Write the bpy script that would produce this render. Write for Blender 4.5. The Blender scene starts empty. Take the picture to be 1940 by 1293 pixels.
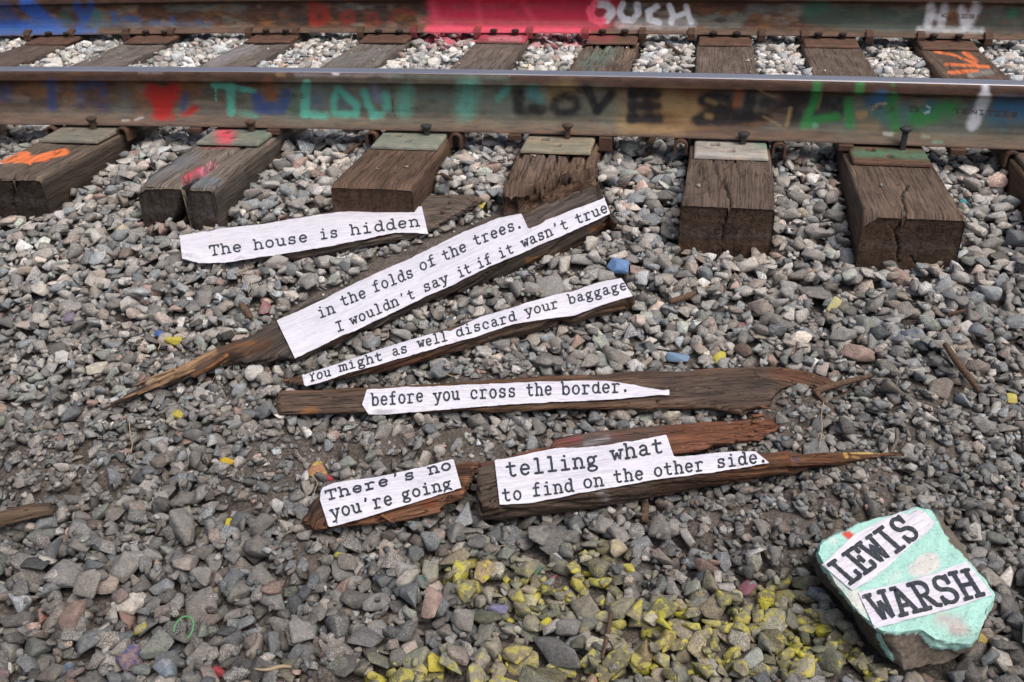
import bpy, bmesh, math, random
import numpy as np
from mathutils import Vector, Matrix, Quaternion
from mathutils.bvhtree import BVHTree

random.seed(7); rng = np.random.default_rng(7)
SC = bpy.context.scene; COL = SC.collection

# ------------------------------------------------------------------ camera
PW, PH = 1940, 1293
FPX, YAW, PIT, ROLL, HC = 1775.57, -.2012, -.5057, -.028, .84
CF = np.array([math.sin(YAW)*math.cos(PIT), math.cos(YAW)*math.cos(PIT), math.sin(PIT)])
_r = np.cross(CF, [0, 0, 1.]); _r /= np.linalg.norm(_r); _u = np.cross(_r, CF)
CR = math.cos(ROLL)*_r + math.sin(ROLL)*_u
CU = -math.sin(ROLL)*_r + math.cos(ROLL)*_u
CP = np.array([0, 0, HC])
cam = bpy.data.cameras.new('camera'); camo = bpy.data.objects.new('camera', cam); COL.objects.link(camo)
cam.sensor_width = 36; cam.lens = FPX/PW*36; cam.clip_start = .05; cam.clip_end = 200
M = Matrix.Identity(4)
for i in range(3):
    M[i][0] = CR[i]; M[i][1] = CU[i]; M[i][2] = -CF[i]; M[i][3] = CP[i]
camo.matrix_world = M; SC.camera = camo

# ------------------------------------------------------------------ light
SUN_EL, SUN_AZ = math.radians(62), math.radians(125)      # azimuth from +Y towards +X
world = bpy.data.worlds.new('World'); SC.world = world; world.use_nodes = True
nt = world.node_tree; bg = nt.nodes['Background']
sky = nt.nodes.new('ShaderNodeTexSky'); sky.sky_type = 'NISHITA'; sky.sun_disc = False
sky.sun_elevation = SUN_EL; sky.sun_rotation = SUN_AZ; sky.dust_density = 7; sky.ozone_density = .6; sky.air_density = .8
nt.links.new(sky.outputs[0], bg.inputs[0]); bg.inputs[1].default_value = .15
sun = bpy.data.lights.new('sun', 'SUN'); sun.energy = 1.5; sun.angle = math.radians(38); sun.color = (1, .965, .90)
suno = bpy.data.objects.new('sun', sun); COL.objects.link(suno)
sd = Vector((math.sin(SUN_AZ)*math.cos(SUN_EL), math.cos(SUN_AZ)*math.cos(SUN_EL), math.sin(SUN_EL)))
suno.rotation_euler = sd.to_track_quat('Z', 'Y').to_euler(); suno.location = sd*20
SC.view_settings.view_transform = 'Standard'; SC.view_settings.look = 'None'
SC.view_settings.gamma = 1; SC.view_settings.use_curve_mapping = False
SC.view_settings.exposure = -0.03

# ------------------------------------------------------------------ numeric helpers
def un(px, py, z):
    px = np.asarray(px, float); py = np.asarray(py, float); z = np.asarray(z, float)
    d = CF*FPX + (px[..., None]-PW/2)*CR + (PH/2-py[..., None])*CU
    t = (z-HC)/d[..., 2]
    return CP + d*t[..., None]
def pr(P):
    d = np.asarray(P, float)-CP; z = d@CF
    return PW/2+FPX*(d@CR)/z, PH/2-FPX*(d@CU)/z, z
def _hash(ix, iy, iz, seed):
    n = (ix*374761393 + iy*668265263 + iz*1274126177 + seed*974711) & 0xffffffff
    n = ((n ^ (n >> 13))*1274126177) & 0xffffffff
    return ((n ^ (n >> 16)) & 0xffff)/65535.
def vn(P, sc, seed=0):
    """value noise in -1..1; sc scalar or 3-vector"""
    q = np.asarray(P, float)*sc
    f = np.floor(q); w = q-f; w = w*w*(3-2*w); f = f.astype(np.int64)
    o = 0
    for a in (0, 1):
        for b in (0, 1):
            for c in (0, 1):
                k = (w[..., 0] if a else 1-w[..., 0])*(w[..., 1] if b else 1-w[..., 1])*(w[..., 2] if c else 1-w[..., 2])
                o = o + k*_hash(f[..., 0]+a, f[..., 1]+b, f[..., 2]+c, seed)
    return o*2-1
def fbm(P, sc, seed=0, oct=3):
    o = 0; a = 1; t = 0
    for i in range(oct):
        o = o+a*vn(P, np.asarray(sc)*2.03**i, seed+i); t += a; a *= .5
    return o/t
def sstep(a, b, x):
    t = np.clip((x-a)/(b-a), 0, 1); return t*t*(3-2*t)
def G(x, y):
    """height of the ballast surface (tie tops are at 0)"""
    x = np.asarray(x, float); y = np.asarray(y, float)
    e = np.where(x < 0, -.105, -.13) + 0*y
    e = np.interp(x, [-2.2, -1.3, -.8, -.3, 0, .3, .55, .9], [-.115, -.105, -.065, -.075, -.13, -.128, -.112, -.115])
    o = np.interp(y, [1.2, 1.45, 1.95], [0, .09, 1.0])
    lo = -.262 + (e+.04+.262)*o*.95
    k = np.interp(y, [1.2, 1.4, 1.7, 1.98, 2.24], [0, .05, .32, .68, 1.])
    z = -.262+(e+.262)*k
    z = z + (np.interp(y, [2.24, 2.55, 2.8, 3.2], [0, .55, .75, 1.]))*(-.018-e)
    return z - .0023*np.minimum(x*x, 6)

# ------------------------------------------------------------------ mesh helpers
def fmesh(name, V, F, smooth=False):
    """V (n,3), F list of (m,k) index arrays"""
    me = bpy.data.meshes.new(name)
    V = np.ascontiguousarray(V, dtype=np.float32)
    if not isinstance(F, list): F = [F]
    F = [np.asarray(f, dtype=np.int32) for f in F if len(f)]
    me.vertices.add(len(V)); me.vertices.foreach_set('co', V.ravel())
    nl = sum(f.size for f in F); npoly = sum(len(f) for f in F)
    me.loops.add(nl); me.polygons.add(npoly)
    me.loops.foreach_set('vertex_index', np.concatenate([f.ravel() for f in F]))
    tot = np.concatenate([np.full(len(f), f.shape[1], np.int32) for f in F])
    st = np.concatenate([[0], np.cumsum(tot)[:-1]]).astype(np.int32)
    me.polygons.foreach_set('loop_start', st)
    me.polygons.foreach_set('loop_total', tot)
    if smooth: me.polygons.foreach_set('use_smooth', np.ones(npoly, bool))
    me.update(calc_edges=True); me.validate()
    return me
def setcol(me, name, C):
    a = me.color_attributes.new(name, 'FLOAT_COLOR', 'POINT')
    C = np.asarray(C, np.float32)
    if C.shape[1] == 3: C = np.concatenate([C, np.ones((len(C), 1), np.float32)], 1)
    a.data.foreach_set('color', np.ascontiguousarray(C).ravel())
def setuv(me, UV):
    a = me.attributes.new('grain', 'FLOAT_VECTOR', 'POINT')
    a.data.foreach_set('vector', np.ascontiguousarray(UV, dtype=np.float32).ravel())
def link(name, me, mat=None, parent=None, origin=None, **kw):
    """mesh given in world coordinates; origin moves the object's pivot there"""
    if origin is None:
        if parent is None:
            co = np.empty(len(me.vertices)*3, np.float32); me.vertices.foreach_get('co', co); co = co.reshape(-1, 3)
            origin = [(co[:, 0].min()+co[:, 0].max())/2, (co[:, 1].min()+co[:, 1].max())/2, co[:, 2].min()]
        else: origin = ppos(parent)
    origin = np.array(origin, float)
    me.transform(Matrix.Translation(Vector(-origin)))
    o = bpy.data.objects.new(name, me); COL.objects.link(o)
    if mat is not None:
        for m in (mat if isinstance(mat, (list, tuple)) else [mat]): me.materials.append(m)
    if parent is not None:
        o.parent = parent; o.location = Vector(origin)-Vector(ppos(parent))
    else: o.location = Vector(origin)
    for k, v in kw.items(): o[k] = v
    return o
def ppos(p):
    v = Vector((0, 0, 0))
    while p is not None: v = v+p.location; p = p.parent
    return np.array(v)
def empty(name, loc, **kw):
    o = bpy.data.objects.new(name, None); COL.objects.link(o); o.location = loc; o.empty_display_size = .02
    for k, v in kw.items(): o[k] = v
    return o
def gridf(n, m, wrapm=False, off=0):
    i = np.arange(n-1)[:, None]; j = np.arange(m if wrapm else m-1)[None, :]
    a = i*m+j; b = i*m+(j+1) % m; c = (i+1)*m+(j+1) % m; d = (i+1)*m+j
    return np.stack([a, d, c, b], -1).reshape(-1, 4)+off

# ------------------------------------------------------------------ materials
class NB:
    def __init__(s, name):
        s.m = bpy.data.materials.new(name); s.m.use_nodes = True; s.t = s.m.node_tree
        s.b = s.t.nodes['Principled BSDF']; s.b.inputs['Specular IOR Level'].default_value = .25
    def n(s, typ, ins=None, **kw):
        x = s.t.nodes.new('ShaderNode'+typ)
        for k, v in kw.items(): setattr(x, k, v)
        for k, v in (ins or {}).items(): s.set(x.inputs[k], v)
        return x
    def set(s, sock, v):
        if hasattr(v, 'outputs'): v = v.outputs[0]
        if isinstance(v, bpy.types.NodeSocket): s.t.links.new(v, sock)
        else:
            if isinstance(v, (tuple, list)) and len(v) == 3 and sock.type == 'RGBA': v = (*v, 1)
            sock.default_value = v
    def noise(s, vec, scale, detail=3, rough=.55, dist=0):
        return s.n('TexNoise', {'Vector': vec, 'Scale': scale, 'Detail': detail, 'Roughness': rough, 'Distortion': dist})
    def ramp(s, fac, stops):
        r = s.n('ValToRGB', {'Fac': fac}); e = r.color_ramp.elements
        while len(e) < len(stops): e.new(.5)
        for k, (p, c) in enumerate(stops):
            e[k].position = p; e[k].color = (*c, 1) if isinstance(c, tuple) else (c, c, c, 1)
        return r
    def math(s, op, a, b=0., c=None, clamp=False):
        x = s.n('Math', {0: a, 1: b}, operation=op); x.use_clamp = clamp
        if c is not None: s.set(x.inputs[2], c)
        return x
    def mix(s, fac, a, b, typ='MIX'):
        x = s.t.nodes.new('ShaderNodeMix'); x.data_type = 'RGBA'; x.blend_type = typ
        s.set(x.inputs['Factor'], fac); s.set(x.inputs['A'], a); s.set(x.inputs['B'], b)
        return x.outputs['Result']
    def bump(s, h, dist, strength=1, normal=None):
        x = s.n('Bump', {'Height': h, 'Distance': dist, 'Strength': strength})
        if normal is not None: s.set(x.inputs['Normal'], normal)
        return x

def stone_mat(name, mode):
    k = NB(name)
    at = lambda n: k.n('Attribute', attribute_name=n, attribute_type=mode)
    t = at('tint'); p = at('paint')
    if mode == 'OBJECT': ta = at('tint_a').outputs['Fac']; pa = at('paint_a').outputs['Fac']
    else: ta = t.outputs['Alpha']; pa = p.outputs['Alpha']
    pos = k.n('NewGeometry').outputs['Position']
    n1 = k.noise(pos, 95, 5, .65); n2 = k.noise(pos, 330, 4, .75); n3 = k.noise(pos, 520, 2, .7)
    base = k.mix(1, t.outputs['Color'], k.ramp(n1, [(.28, .72), (.5, .98), (.72, 1.28)]), 'MULTIPLY')
    base = k.mix(1, base, k.ramp(n2, [(.32, .62), (.5, 1.), (.68, 1.42)]), 'MULTIPLY')
    sp = k.ramp(n3, [(.36, .22), (.45, .9), (.55, 1.1), (.64, 2.2)])                       # granite flecks
    base = k.mix(ta, base, k.mix(1, base, sp, 'MULTIPLY'))
    vein = k.ramp(k.noise(pos, 34, 2, .5, 1.2), [(.485, 0.), (.5, .5), (.515, 0.)])       # pale veins
    base = k.mix(k.math('MULTIPLY', vein, .28), base, (.42, .4, .37))
    rust = k.ramp(k.noise(pos, 21, 3), [(.58, 0.), (.75, .45)])
    base = k.mix(rust, base, k.mix(1, base, (1.12, .93, .78), 'MULTIPLY'))
    pn = k.math('ADD', k.noise(pos, 70, 4, .65), k.math('MULTIPLY', k.noise(pos, 500, 2), .18))
    thr = k.math('SUBTRACT', .92, k.math('MULTIPLY', pa, .62))
    msk = k.math('MULTIPLY', k.math('SUBTRACT', pn, thr), 14, clamp=True)
    msk = k.math('MULTIPLY', msk, k.math('GREATER_THAN', pa, .02))
    wash = k.math('MULTIPLY', k.math('MULTIPLY', pa, .5), k.ramp(n1, [(.35, .1), (.62, 1.)]))
    base = k.mix(wash, base, p.outputs['Color'])
    pc = k.mix(1, p.outputs['Color'], k.ramp(n2, [(.3, .7), (.6, 1.05)]), 'MULTIPLY')
    k.set(k.b.inputs['Base Color'], k.mix(k.math('MULTIPLY', msk, .78), base, pc))
    k.b.inputs['Roughness'].default_value = .82
    h = k.math('ADD', k.math('MULTIPLY', n1, 1.), k.math('MULTIPLY', n2, .35)); h = k.math('ADD', h, k.math('MULTIPLY', n3, .12))
    k.set(k.b.inputs['Normal'], k.bump(h, .0035, .8))
    return k.m
M_STONE_O = stone_mat('crushed_stone_loose', 'OBJECT')
M_STONE_G = stone_mat('crushed_stone_bed', 'GEOMETRY')

def wood_mat(name, scale=1., rough=.82, contrast=1., ck=.75):
    """col attribute = pigment, alpha = how far paint hides the grain; grain attribute = (along, around, seed) in metres"""
    k = NB(name)
    c = k.n('Attribute', attribute_name='col'); g = k.n('Attribute', attribute_name='grain').outputs['Vector']
    def st(u, v): return k.n('Mapping', {'Vector': g, 'Scale': (u*scale, v*scale, 1)})
    f1 = k.noise(st(5, 150), 1, 5, .62, .18); f2 = k.noise(st(26, 620), 1, 3, .6)
    big = k.noise(st(9, 22), 1, 4, .6); cr = k.noise(st(4.5, 95), 1, 3, .5, .7)
    cl = 1-.45*contrast; ch = 1+.5*contrast
    grain = k.mix(1, k.ramp(f1, [(.3, cl), (.5, 1.), (.72, ch)]), k.ramp(f2, [(.3, .75), (.65, 1.2)]), 'MULTIPLY')
    grain = k.mix(1, grain, k.ramp(big, [(.3, .72), (.5, 1.), (.7, 1.3)]), 'MULTIPLY')
    crack = k.ramp(cr, [(.478, 0.), (.495, 1.), (.512, 0.)])
    full = k.mix(1, c.outputs['Color'], grain, 'MULTIPLY')
    full = k.mix(k.math('MULTIPLY', crack, ck), full, (.010, .008, .006))  # shade inside the fine cracks painted as near-black lines
    part = k.mix(.3, c.outputs['Color'], full)
    k.set(k.b.inputs['Base Color'], k.mix(c.outputs['Alpha'], full, part))
    k.b.inputs['Roughness'].default_value = rough
    h = k.math('ADD', k.math('MULTIPLY', f1, .9), k.math('MULTIPLY', f2, .3))
    h = k.math('SUBTRACT', h, k.math('MULTIPLY', crack, 1.))
    k.set(k.b.inputs['Normal'], k.bump(h, .0055*contrast, .9))
    return k.m
M_TIE = wood_mat('creosoted_timber', 1., .8, .85, .4)
M_WOOD = wood_mat('weathered_wood', 1.4, .78)
M_BARK = wood_mat('bark', .8, .9, 1.2)

def plain(name, c, rough=.8, scale=300, amt=.25, metal=0, bump=.0006):
    k = NB(name); pos = k.n('NewGeometry').outputs['Position']; n = k.noise(pos, scale, 4, .6)
    k.set(k.b.inputs['Base Color'], k.mix(1, (*c,), k.ramp(n, [(.3, 1-amt), (.7, 1+amt)]), 'MULTIPLY'))
    k.b.inputs['Roughness'].default_value = rough; k.b.inputs['Metallic'].default_value = metal
    k.set(k.b.inputs['Normal'], k.bump(n, bump, .8)); return k.m
def steel_mat(name):
    k = NB(name); c = k.n('Attribute', attribute_name='col'); pos = k.n('NewGeometry').outputs['Position']
    st = k.n('Mapping', {'Vector': pos, 'Scale': (18, 60, 60)})
    n1 = k.noise(st, 1, 5, .65); n2 = k.noise(pos, 700, 3, .7); n3 = k.noise(pos, 160, 3, .6)
    rust = k.ramp(n1, [(.3, (.60, .56, .55)), (.5, (1., 1., 1.)), (.68, (1.5, 1.25, 1.05))])
    base = k.mix(1, c.outputs['Color'], rust, 'MULTIPLY')
    base = k.mix(1, base, k.ramp(n2, [(.3, .72), (.5, 1.), (.72, 1.3)]), 'MULTIPLY')
    paint = k.mix(1, c.outputs['Color'], k.ramp(n2, [(.34, .6), (.45, 1.), (.7, 1.12)]), 'MULTIPLY')
    pit = k.ramp(n3, [(.60, 0.), (.68, .6)])
    paint = k.mix(pit, paint, base)
    dust = k.ramp(k.noise(pos, 900, 1), [(.72, 0.), (.76, .5)])
    o = k.mix(c.outputs['Alpha'], base, paint); o = k.mix(dust, o, (.4, .38, .35))
    k.set(k.b.inputs['Base Color'], o); k.b.inputs['Roughness'].default_value = .62
    h = k.math('ADD', n2, k.math('MULTIPLY', n3, .8))
    k.set(k.b.inputs['Normal'], k.bump(h, .0008, .7)); return k.m
M_RUST = steel_mat('rusted_steel')
def polished():
    k = NB('polished_railhead'); pos = k.n('NewGeometry').outputs['Position']
    st = k.n('Mapping', {'Vector': pos, 'Scale': (3, 400, 400)}); n = k.noise(st, 1, 4, .6)
    k.set(k.b.inputs['Base Color'], k.ramp(n, [(.3, (.30, .30, .33)), (.7, (.52, .53, .58))]))
    k.b.inputs['Metallic'].default_value = .85
    k.set(k.b.inputs['Roughness'], k.ramp(n, [(.3, .34), (.7, .5)])); return k.m
M_POL = polished()
def dirt_mat():
    k = NB('gritty_dirt'); pos = k.n('NewGeometry').outputs['Position']
    n1 = k.noise(pos, 12, 4, .6); n2 = k.noise(pos, 260, 4, .7); v = k.n('TexVoronoi', {'Vector': pos, 'Scale': 210.})
    b = k.ramp(n1, [(.3, (.070, .060, .052)), (.7, (.125, .108, .094))])
    b = k.mix(1, b, k.ramp(n2, [(.3, .6), (.7, 1.45)]), 'MULTIPLY')
    b = k.mix(k.ramp(v.outputs['Color'], [(.62, 0.), (.66, .5)]), b, (.2, .18, .165))
    k.set(k.b.inputs['Base Color'], b); k.b.inputs['Roughness'].default_value = .95
    h = k.math('SUBTRACT', n2, k.math('MULTIPLY', v.outputs['Distance'], .8))
    k.set(k.b.inputs['Normal'], k.bump(h, .004, .9)); return k.m
M_DIRT = dirt_mat()
def paper_mat():
    k = NB('pasted_paper'); c = k.n('Attribute', attribute_name='col'); g = k.n('Attribute', attribute_name='grain').outputs['Vector']
    st = k.n('Mapping', {'Vector': g, 'Scale': (22, 240, 1)}); n = k.noise(st, 1, 4, .65, .4)
    n2 = k.noise(g, 45, 4, .7, .3); n3 = k.noise(k.n('Mapping', {'Vector': g, 'Scale': (60, 420, 1)}), 1, 3)
    b = k.mix(k.ramp(n, [(.45, 0.), (.62, .45)]), (.73, .73, .82), (.40, .395, .44))
    b = k.mix(k.ramp(n2, [(.60, 0.), (.74, .6)]), b, (.42, .34, .30))
    b = k.mix(k.ramp(n3, [(.68, 0.), (.73, .6)]), b, (.2, .18, .18))
    k.set(k.b.inputs['Base Color'], k.mix(1, b, c.outputs['Color'], 'MULTIPLY')); k.b.inputs['Roughness'].default_value = .7
    k.set(k.b.inputs['Normal'], k.bump(k.math('ADD', n, k.math('MULTIPLY', n2, .8)), .003, .9)); return k.m
M_PAPER = paper_mat()
def ink_mat():
    k = NB('printed_ink'); pos = k.n('NewGeometry').outputs['Position']; n = k.noise(pos, 260, 4, .7)
    k.set(k.b.inputs['Base Color'], k.ramp(n, [(.3, (.018, .022, .03)), (.55, (.04, .048, .06)), (.75, (.16, .165, .19))]))
    k.b.inputs['Roughness'].default_value = .7; return k.m
M_INK = ink_mat()
def rock_mat():
    k = NB('painted_rock'); c = k.n('Attribute', attribute_name='col'); pos = k.n('NewGeometry').outputs['Position']
    n = k.noise(pos, 130, 5, .7); n2 = k.noise(pos, 620, 3, .6)
    raw = k.mix(1, c.outputs['Color'], k.ramp(n, [(.25, .45), (.5, 1.), (.75, 1.6)]), 'MULTIPLY')
    pnt = k.mix(1, c.outputs['Color'], k.ramp(n2, [(.3, .86), (.6, 1.04)]), 'MULTIPLY')
    chips = k.math('MULTIPLY', k.ramp(k.noise(k.n('Mapping', {'Vector': pos, 'Scale': (1, 1.7, 1.)}), 240, 3, .75), [(.60, 0.), (.65, .8)]), c.outputs['Alpha'])
    pnt = k.mix(chips, pnt, (.16, .17, .14))
    k.set(k.b.inputs['Base Color'], k.mix(c.outputs['Alpha'], raw, pnt)); k.b.inputs['Roughness'].default_value = .72
    k.set(k.b.inputs['Normal'], k.bump(k.math('ADD', n, k.math('MULTIPLY', n2, .3)), .0045, .8)); return k.m
M_ROCK = rock_mat()
M_IRON = plain('dark_spike_iron', (.055, .055, .06), .5, 500, .35, .3)
M_TWIG = plain('dry_twig', (.105, .068, .046), .9, 230, .6, 0, .003)
M_STRAW = plain('dry_grass', (.36, .28, .18), .8, 400, .3)
M_TWIGG = plain('grey_twig', (.16, .135, .115), .85, 400, .4)
M_GREEN = plain('green_plastic', (.10, .26, .12), .4, 200, .15)
M_STAMP = plain('stamp_shade', (.012, .009, .008), .9)  # dark colour painted for the shade inside stamped letters

# ------------------------------------------------------------------ pigment strokes (in photo coordinates, laid on real surfaces)
def sdist(X, Y, pts):
    d = np.full(X.shape, 1e9)
    if len(pts) == 1: return np.hypot(X-pts[0][0], Y-pts[0][1])
    for (a, b), (c, e) in zip(pts[:-1], pts[1:]):
        ux, uy = c-a, e-b; L = ux*ux+uy*uy+1e-9
        t = np.clip(((X-a)*ux+(Y-b)*uy)/L, 0, 1)
        d = np.minimum(d, np.hypot(X-a-t*ux, Y-b-t*uy))
    return d
def paint(C, X, Y, strokes, mask=None, ys=1.):
    """C (n,4) pigment; strokes (color, alpha, radius, soft, pts)"""
    for col, al, r, so, pts in strokes:
        pts2 = [(p[0], p[1]*ys) for p in pts]
        d = sdist(X, Y*ys, pts2)
        a = al*np.clip((r-d)/max(so, .3)+.5, 0, 1); a = a*a*(3-2*a) if al == 1 else a
        if mask is not None: a = a*mask
        C[:, :3] = C[:, :3]*(1-a[:, None])+np.array(col)[None]*a[:, None]
        C[:, 3] = np.maximum(C[:, 3]*(1-a*.3), a)
    return C
def inpoly(X, Y, poly):
    r = np.zeros(X.shape, bool); n = len(poly)
    for i in range(n):
        (x1, y1), (x2, y2) = poly[i], poly[(i+1) % n]
        c = ((y1 > Y) != (y2 > Y)) & (X < (x2-x1)*(Y-y1)/((y2-y1) if y2 != y1 else 1e-9)+x1)
        r ^= c
    return r

# ================================================================== TRACK
YR, GA, KB, CZ, ZR = 2.7717, 1.504, .0093, .0023, .0216
def yb(x): return -KB*x*x
def zc(x): return -CZ*x*x

# (near-plate centre x, near end y) per tie, and far plate centre pixel
FARPX = [(64, 79), (260, 78), (500, 77), (720, 78), (948, 76.5), (1158, 79), (1373, 81.5), (1577, 86.5), (1803, 92)]
NEARX = [-2.96, -2.45, -1.926, -1.397, -.839, -.388, .107, .533, .97]
ENDY = [2.25, 2.24, 2.25, 2.227, 2.282, 2.33, 2.255, 2.236, 2.26]
ENDX = [None, None, None, -1.386, -.84, -.371, .096, .532, None]
RUSTY = (.075, .046, .034)
CREO = (.062, .044, .033)
TIECOL = [(.07, .05, .04), (.085, .068, .056), (.085, .066, .052), (.10, .084, .070), (.068, .044, .031), (.085, .058, .042), (.075, .055, .043), (.072, .052, .039), (.07, .045, .03)]
ORG = (.75, .20, .07); PNK = (.62, .05, .10)
TIEPAINT = {
    0: [((.03, .06, .14), .6, 14, 16, [(20, 90), (60, 96)]), ((.03, .06, .14), .5, 8, 10, [(0, 115), (40, 100)])],
    1: [((.17, .16, .15), .5, 10, 14, [(130, 116), (230, 96)])],
    2: [(ORG, 1, 10, 4, [(8, 303), (48, 294)]), (ORG, 1, 9, 4, [(52, 304), (80, 298), (122, 288)]), (ORG, 1, 8, 3, [(30, 304), (88, 300)]),
        ((.30, .30, .33), .55, 11, 14, [(400, 118), (480, 90)])],
    3: [((.16, .19, .22), .5, 16, 20, [(270, 338), (360, 300)]), (PNK, .9, 7, 9, [(352, 338), (380, 322)]), ((.75, .28, .38), .9, 9, 10, [(384, 328), (402, 314)]),
        ((.16, .21, .26), .55, 14, 14, [(372, 346), (405, 345)]), (PNK, .6, 6, 8, [(390, 276), (440, 276)]), ((.2, .2, .2), .5, 12, 14, [(640, 118), (720, 100)])],
    5: [((.13, .10, .09), .6, 18, 25, [(1000, 310), (1060, 300)]), ((.10, .20, .17), .5, 22, 25, [(1120, 118), (1150, 100)])],
    8: [(ORG, .95, 3, 3, [(1772, 99), (1805, 104), (1850, 122)]), (ORG, .95, 4, 3, [(1793, 122), (1872, 127)]), (ORG, .95, 5, 4, [(1800, 138), (1850, 134)]),
        (ORG, .9, 5, 4, [(1828, 100), (1848, 116)]), ((.26, .25, .24), .6, 7, 6, [(1838, 143), (1880, 136)])],
}
TIECRACK = {   # px polylines carved into the timber: (depth m, half width px, pts)
    2: [(.03, 1.6, [(38, 325), (70, 300), (150, 275)]), (.02, 1.3, [(60, 322), (110, 290)]), (.04, 1.7, [(26, 330), (25, 392)])],
    3: [(.13, 8.5, [(358, 346), (376, 330), (400, 312)]), (.10, 5.5, [(395, 316), (420, 300), (440, 290)]), (.05, 2.4, [(440, 290), (478, 272)]),
        (.12, 7.5, [(355, 340), (348, 375), (346, 395), (330, 432)]), (.10, 6, [(346, 395), (352, 430)])],
    4: [(.006, 1.2, [(700, 300), (690, 346)]), (.005, 1.2, [(760, 282), (745, 350)])],
    5: [(.05, 2.6, [(1056, 300), (1040, 330), (1022, 356)]), (.03, 2., [(1100, 300), (1066, 350)]), (.03, 2, [(1005, 300), (985, 345)]), (.025, 1.8, [(1085, 292), (1050, 345)]), (.02, 1.5, [(970, 320), (965, 350)])],
    6: [(.016, 1.4, [(1350, 298), (1358, 325), (1366, 350)]), (.03, 1.9, [(1370, 340), (1386, 384)]), (.03, 1.9, [(1386, 386), (1370, 433)]), (.012, 1.2, [(1372, 300), (1378, 318)]),
        (.014, 1.3, [(1392, 303), (1404, 342)]), (.008, .9, [(1420, 300), (1422, 312)]), (.006, .9, [(1330, 318), (1333, 345)]), (.008, 1., [(1302, 325), (1460, 329)]), (.006, .8, [(1310, 322), (1455, 324)]),
        (.02, 1.3, [(1369, 433), (1369, 488)])],
    7: [(.035, 1.8, [(1721, 352), (1708, 370), (1716, 400), (1714, 412)]), (.035, 1.9, [(1714, 412), (1695, 440), (1702, 465), (1700, 495)]), (.02, 1.4, [(1725, 485), (1738, 505)])],
}
TIEBOX = []
ties = []
TIELABEL = ['dark tie with blue paint at the far left, seen only between the rails', 'grey tie second from the left between the rails, its near end outside the frame',
    'dark creosoted tie with a wide orange paint stroke on its top', 'split grey tie with pink paint inside its long open crack',
    'smooth dark brown tie ending just behind the paper reading The house is hidden', 'rotted brown tie with crumbling end behind the long two line beam',
    'square cut brown tie with letters stamped in its end and saw lines across', 'wide brown tie with a single crack and white crumbs by its green plate',
    'tie at the right edge with orange paint stripes between the rails']
def ring_rect(w, h, nt_, ns, nb, r):
    """cross-section (x, z) counterclockwise starting back... with rounded top corners"""
    pts = []
    def corner(cx, cz_, a0):
        for k in range(5):
            a = a0+math.pi/2*k/4; pts.append((cx+r*math.cos(a), cz_+r*math.sin(a)))
    for t in np.linspace(0, 1, ns, endpoint=False): pts.append((w/2, -h+t*(h-r)))
    corner(w/2-r, -r, 0)
    for t in np.linspace(0, 1, nt_)[1:-1]: pts.append((w/2-r-t*(w-2*r), 0))
    corner(-w/2+r, -r, math.pi/2)
    for t in np.linspace(0, 1, ns)[1:]: pts.append((-w/2, -r-t*(h-r)))
    for t in np.linspace(0, 1, nb)[1:-1]: pts.append((-w/2+t*w, -h))
    return np.array(pts)
def carve(P, X, Y, cracks, dirv):
    for dep, hw, pts in cracks:
        d = sdist(X+1.2*vn(P, 60, 5), Y+1.2*vn(P, 60, 6), pts)
        a = np.clip((hw*.95-d)/(hw*.5), 0, 1)
        P = P+dirv*(a*dep)[:, None]
    return P
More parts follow.
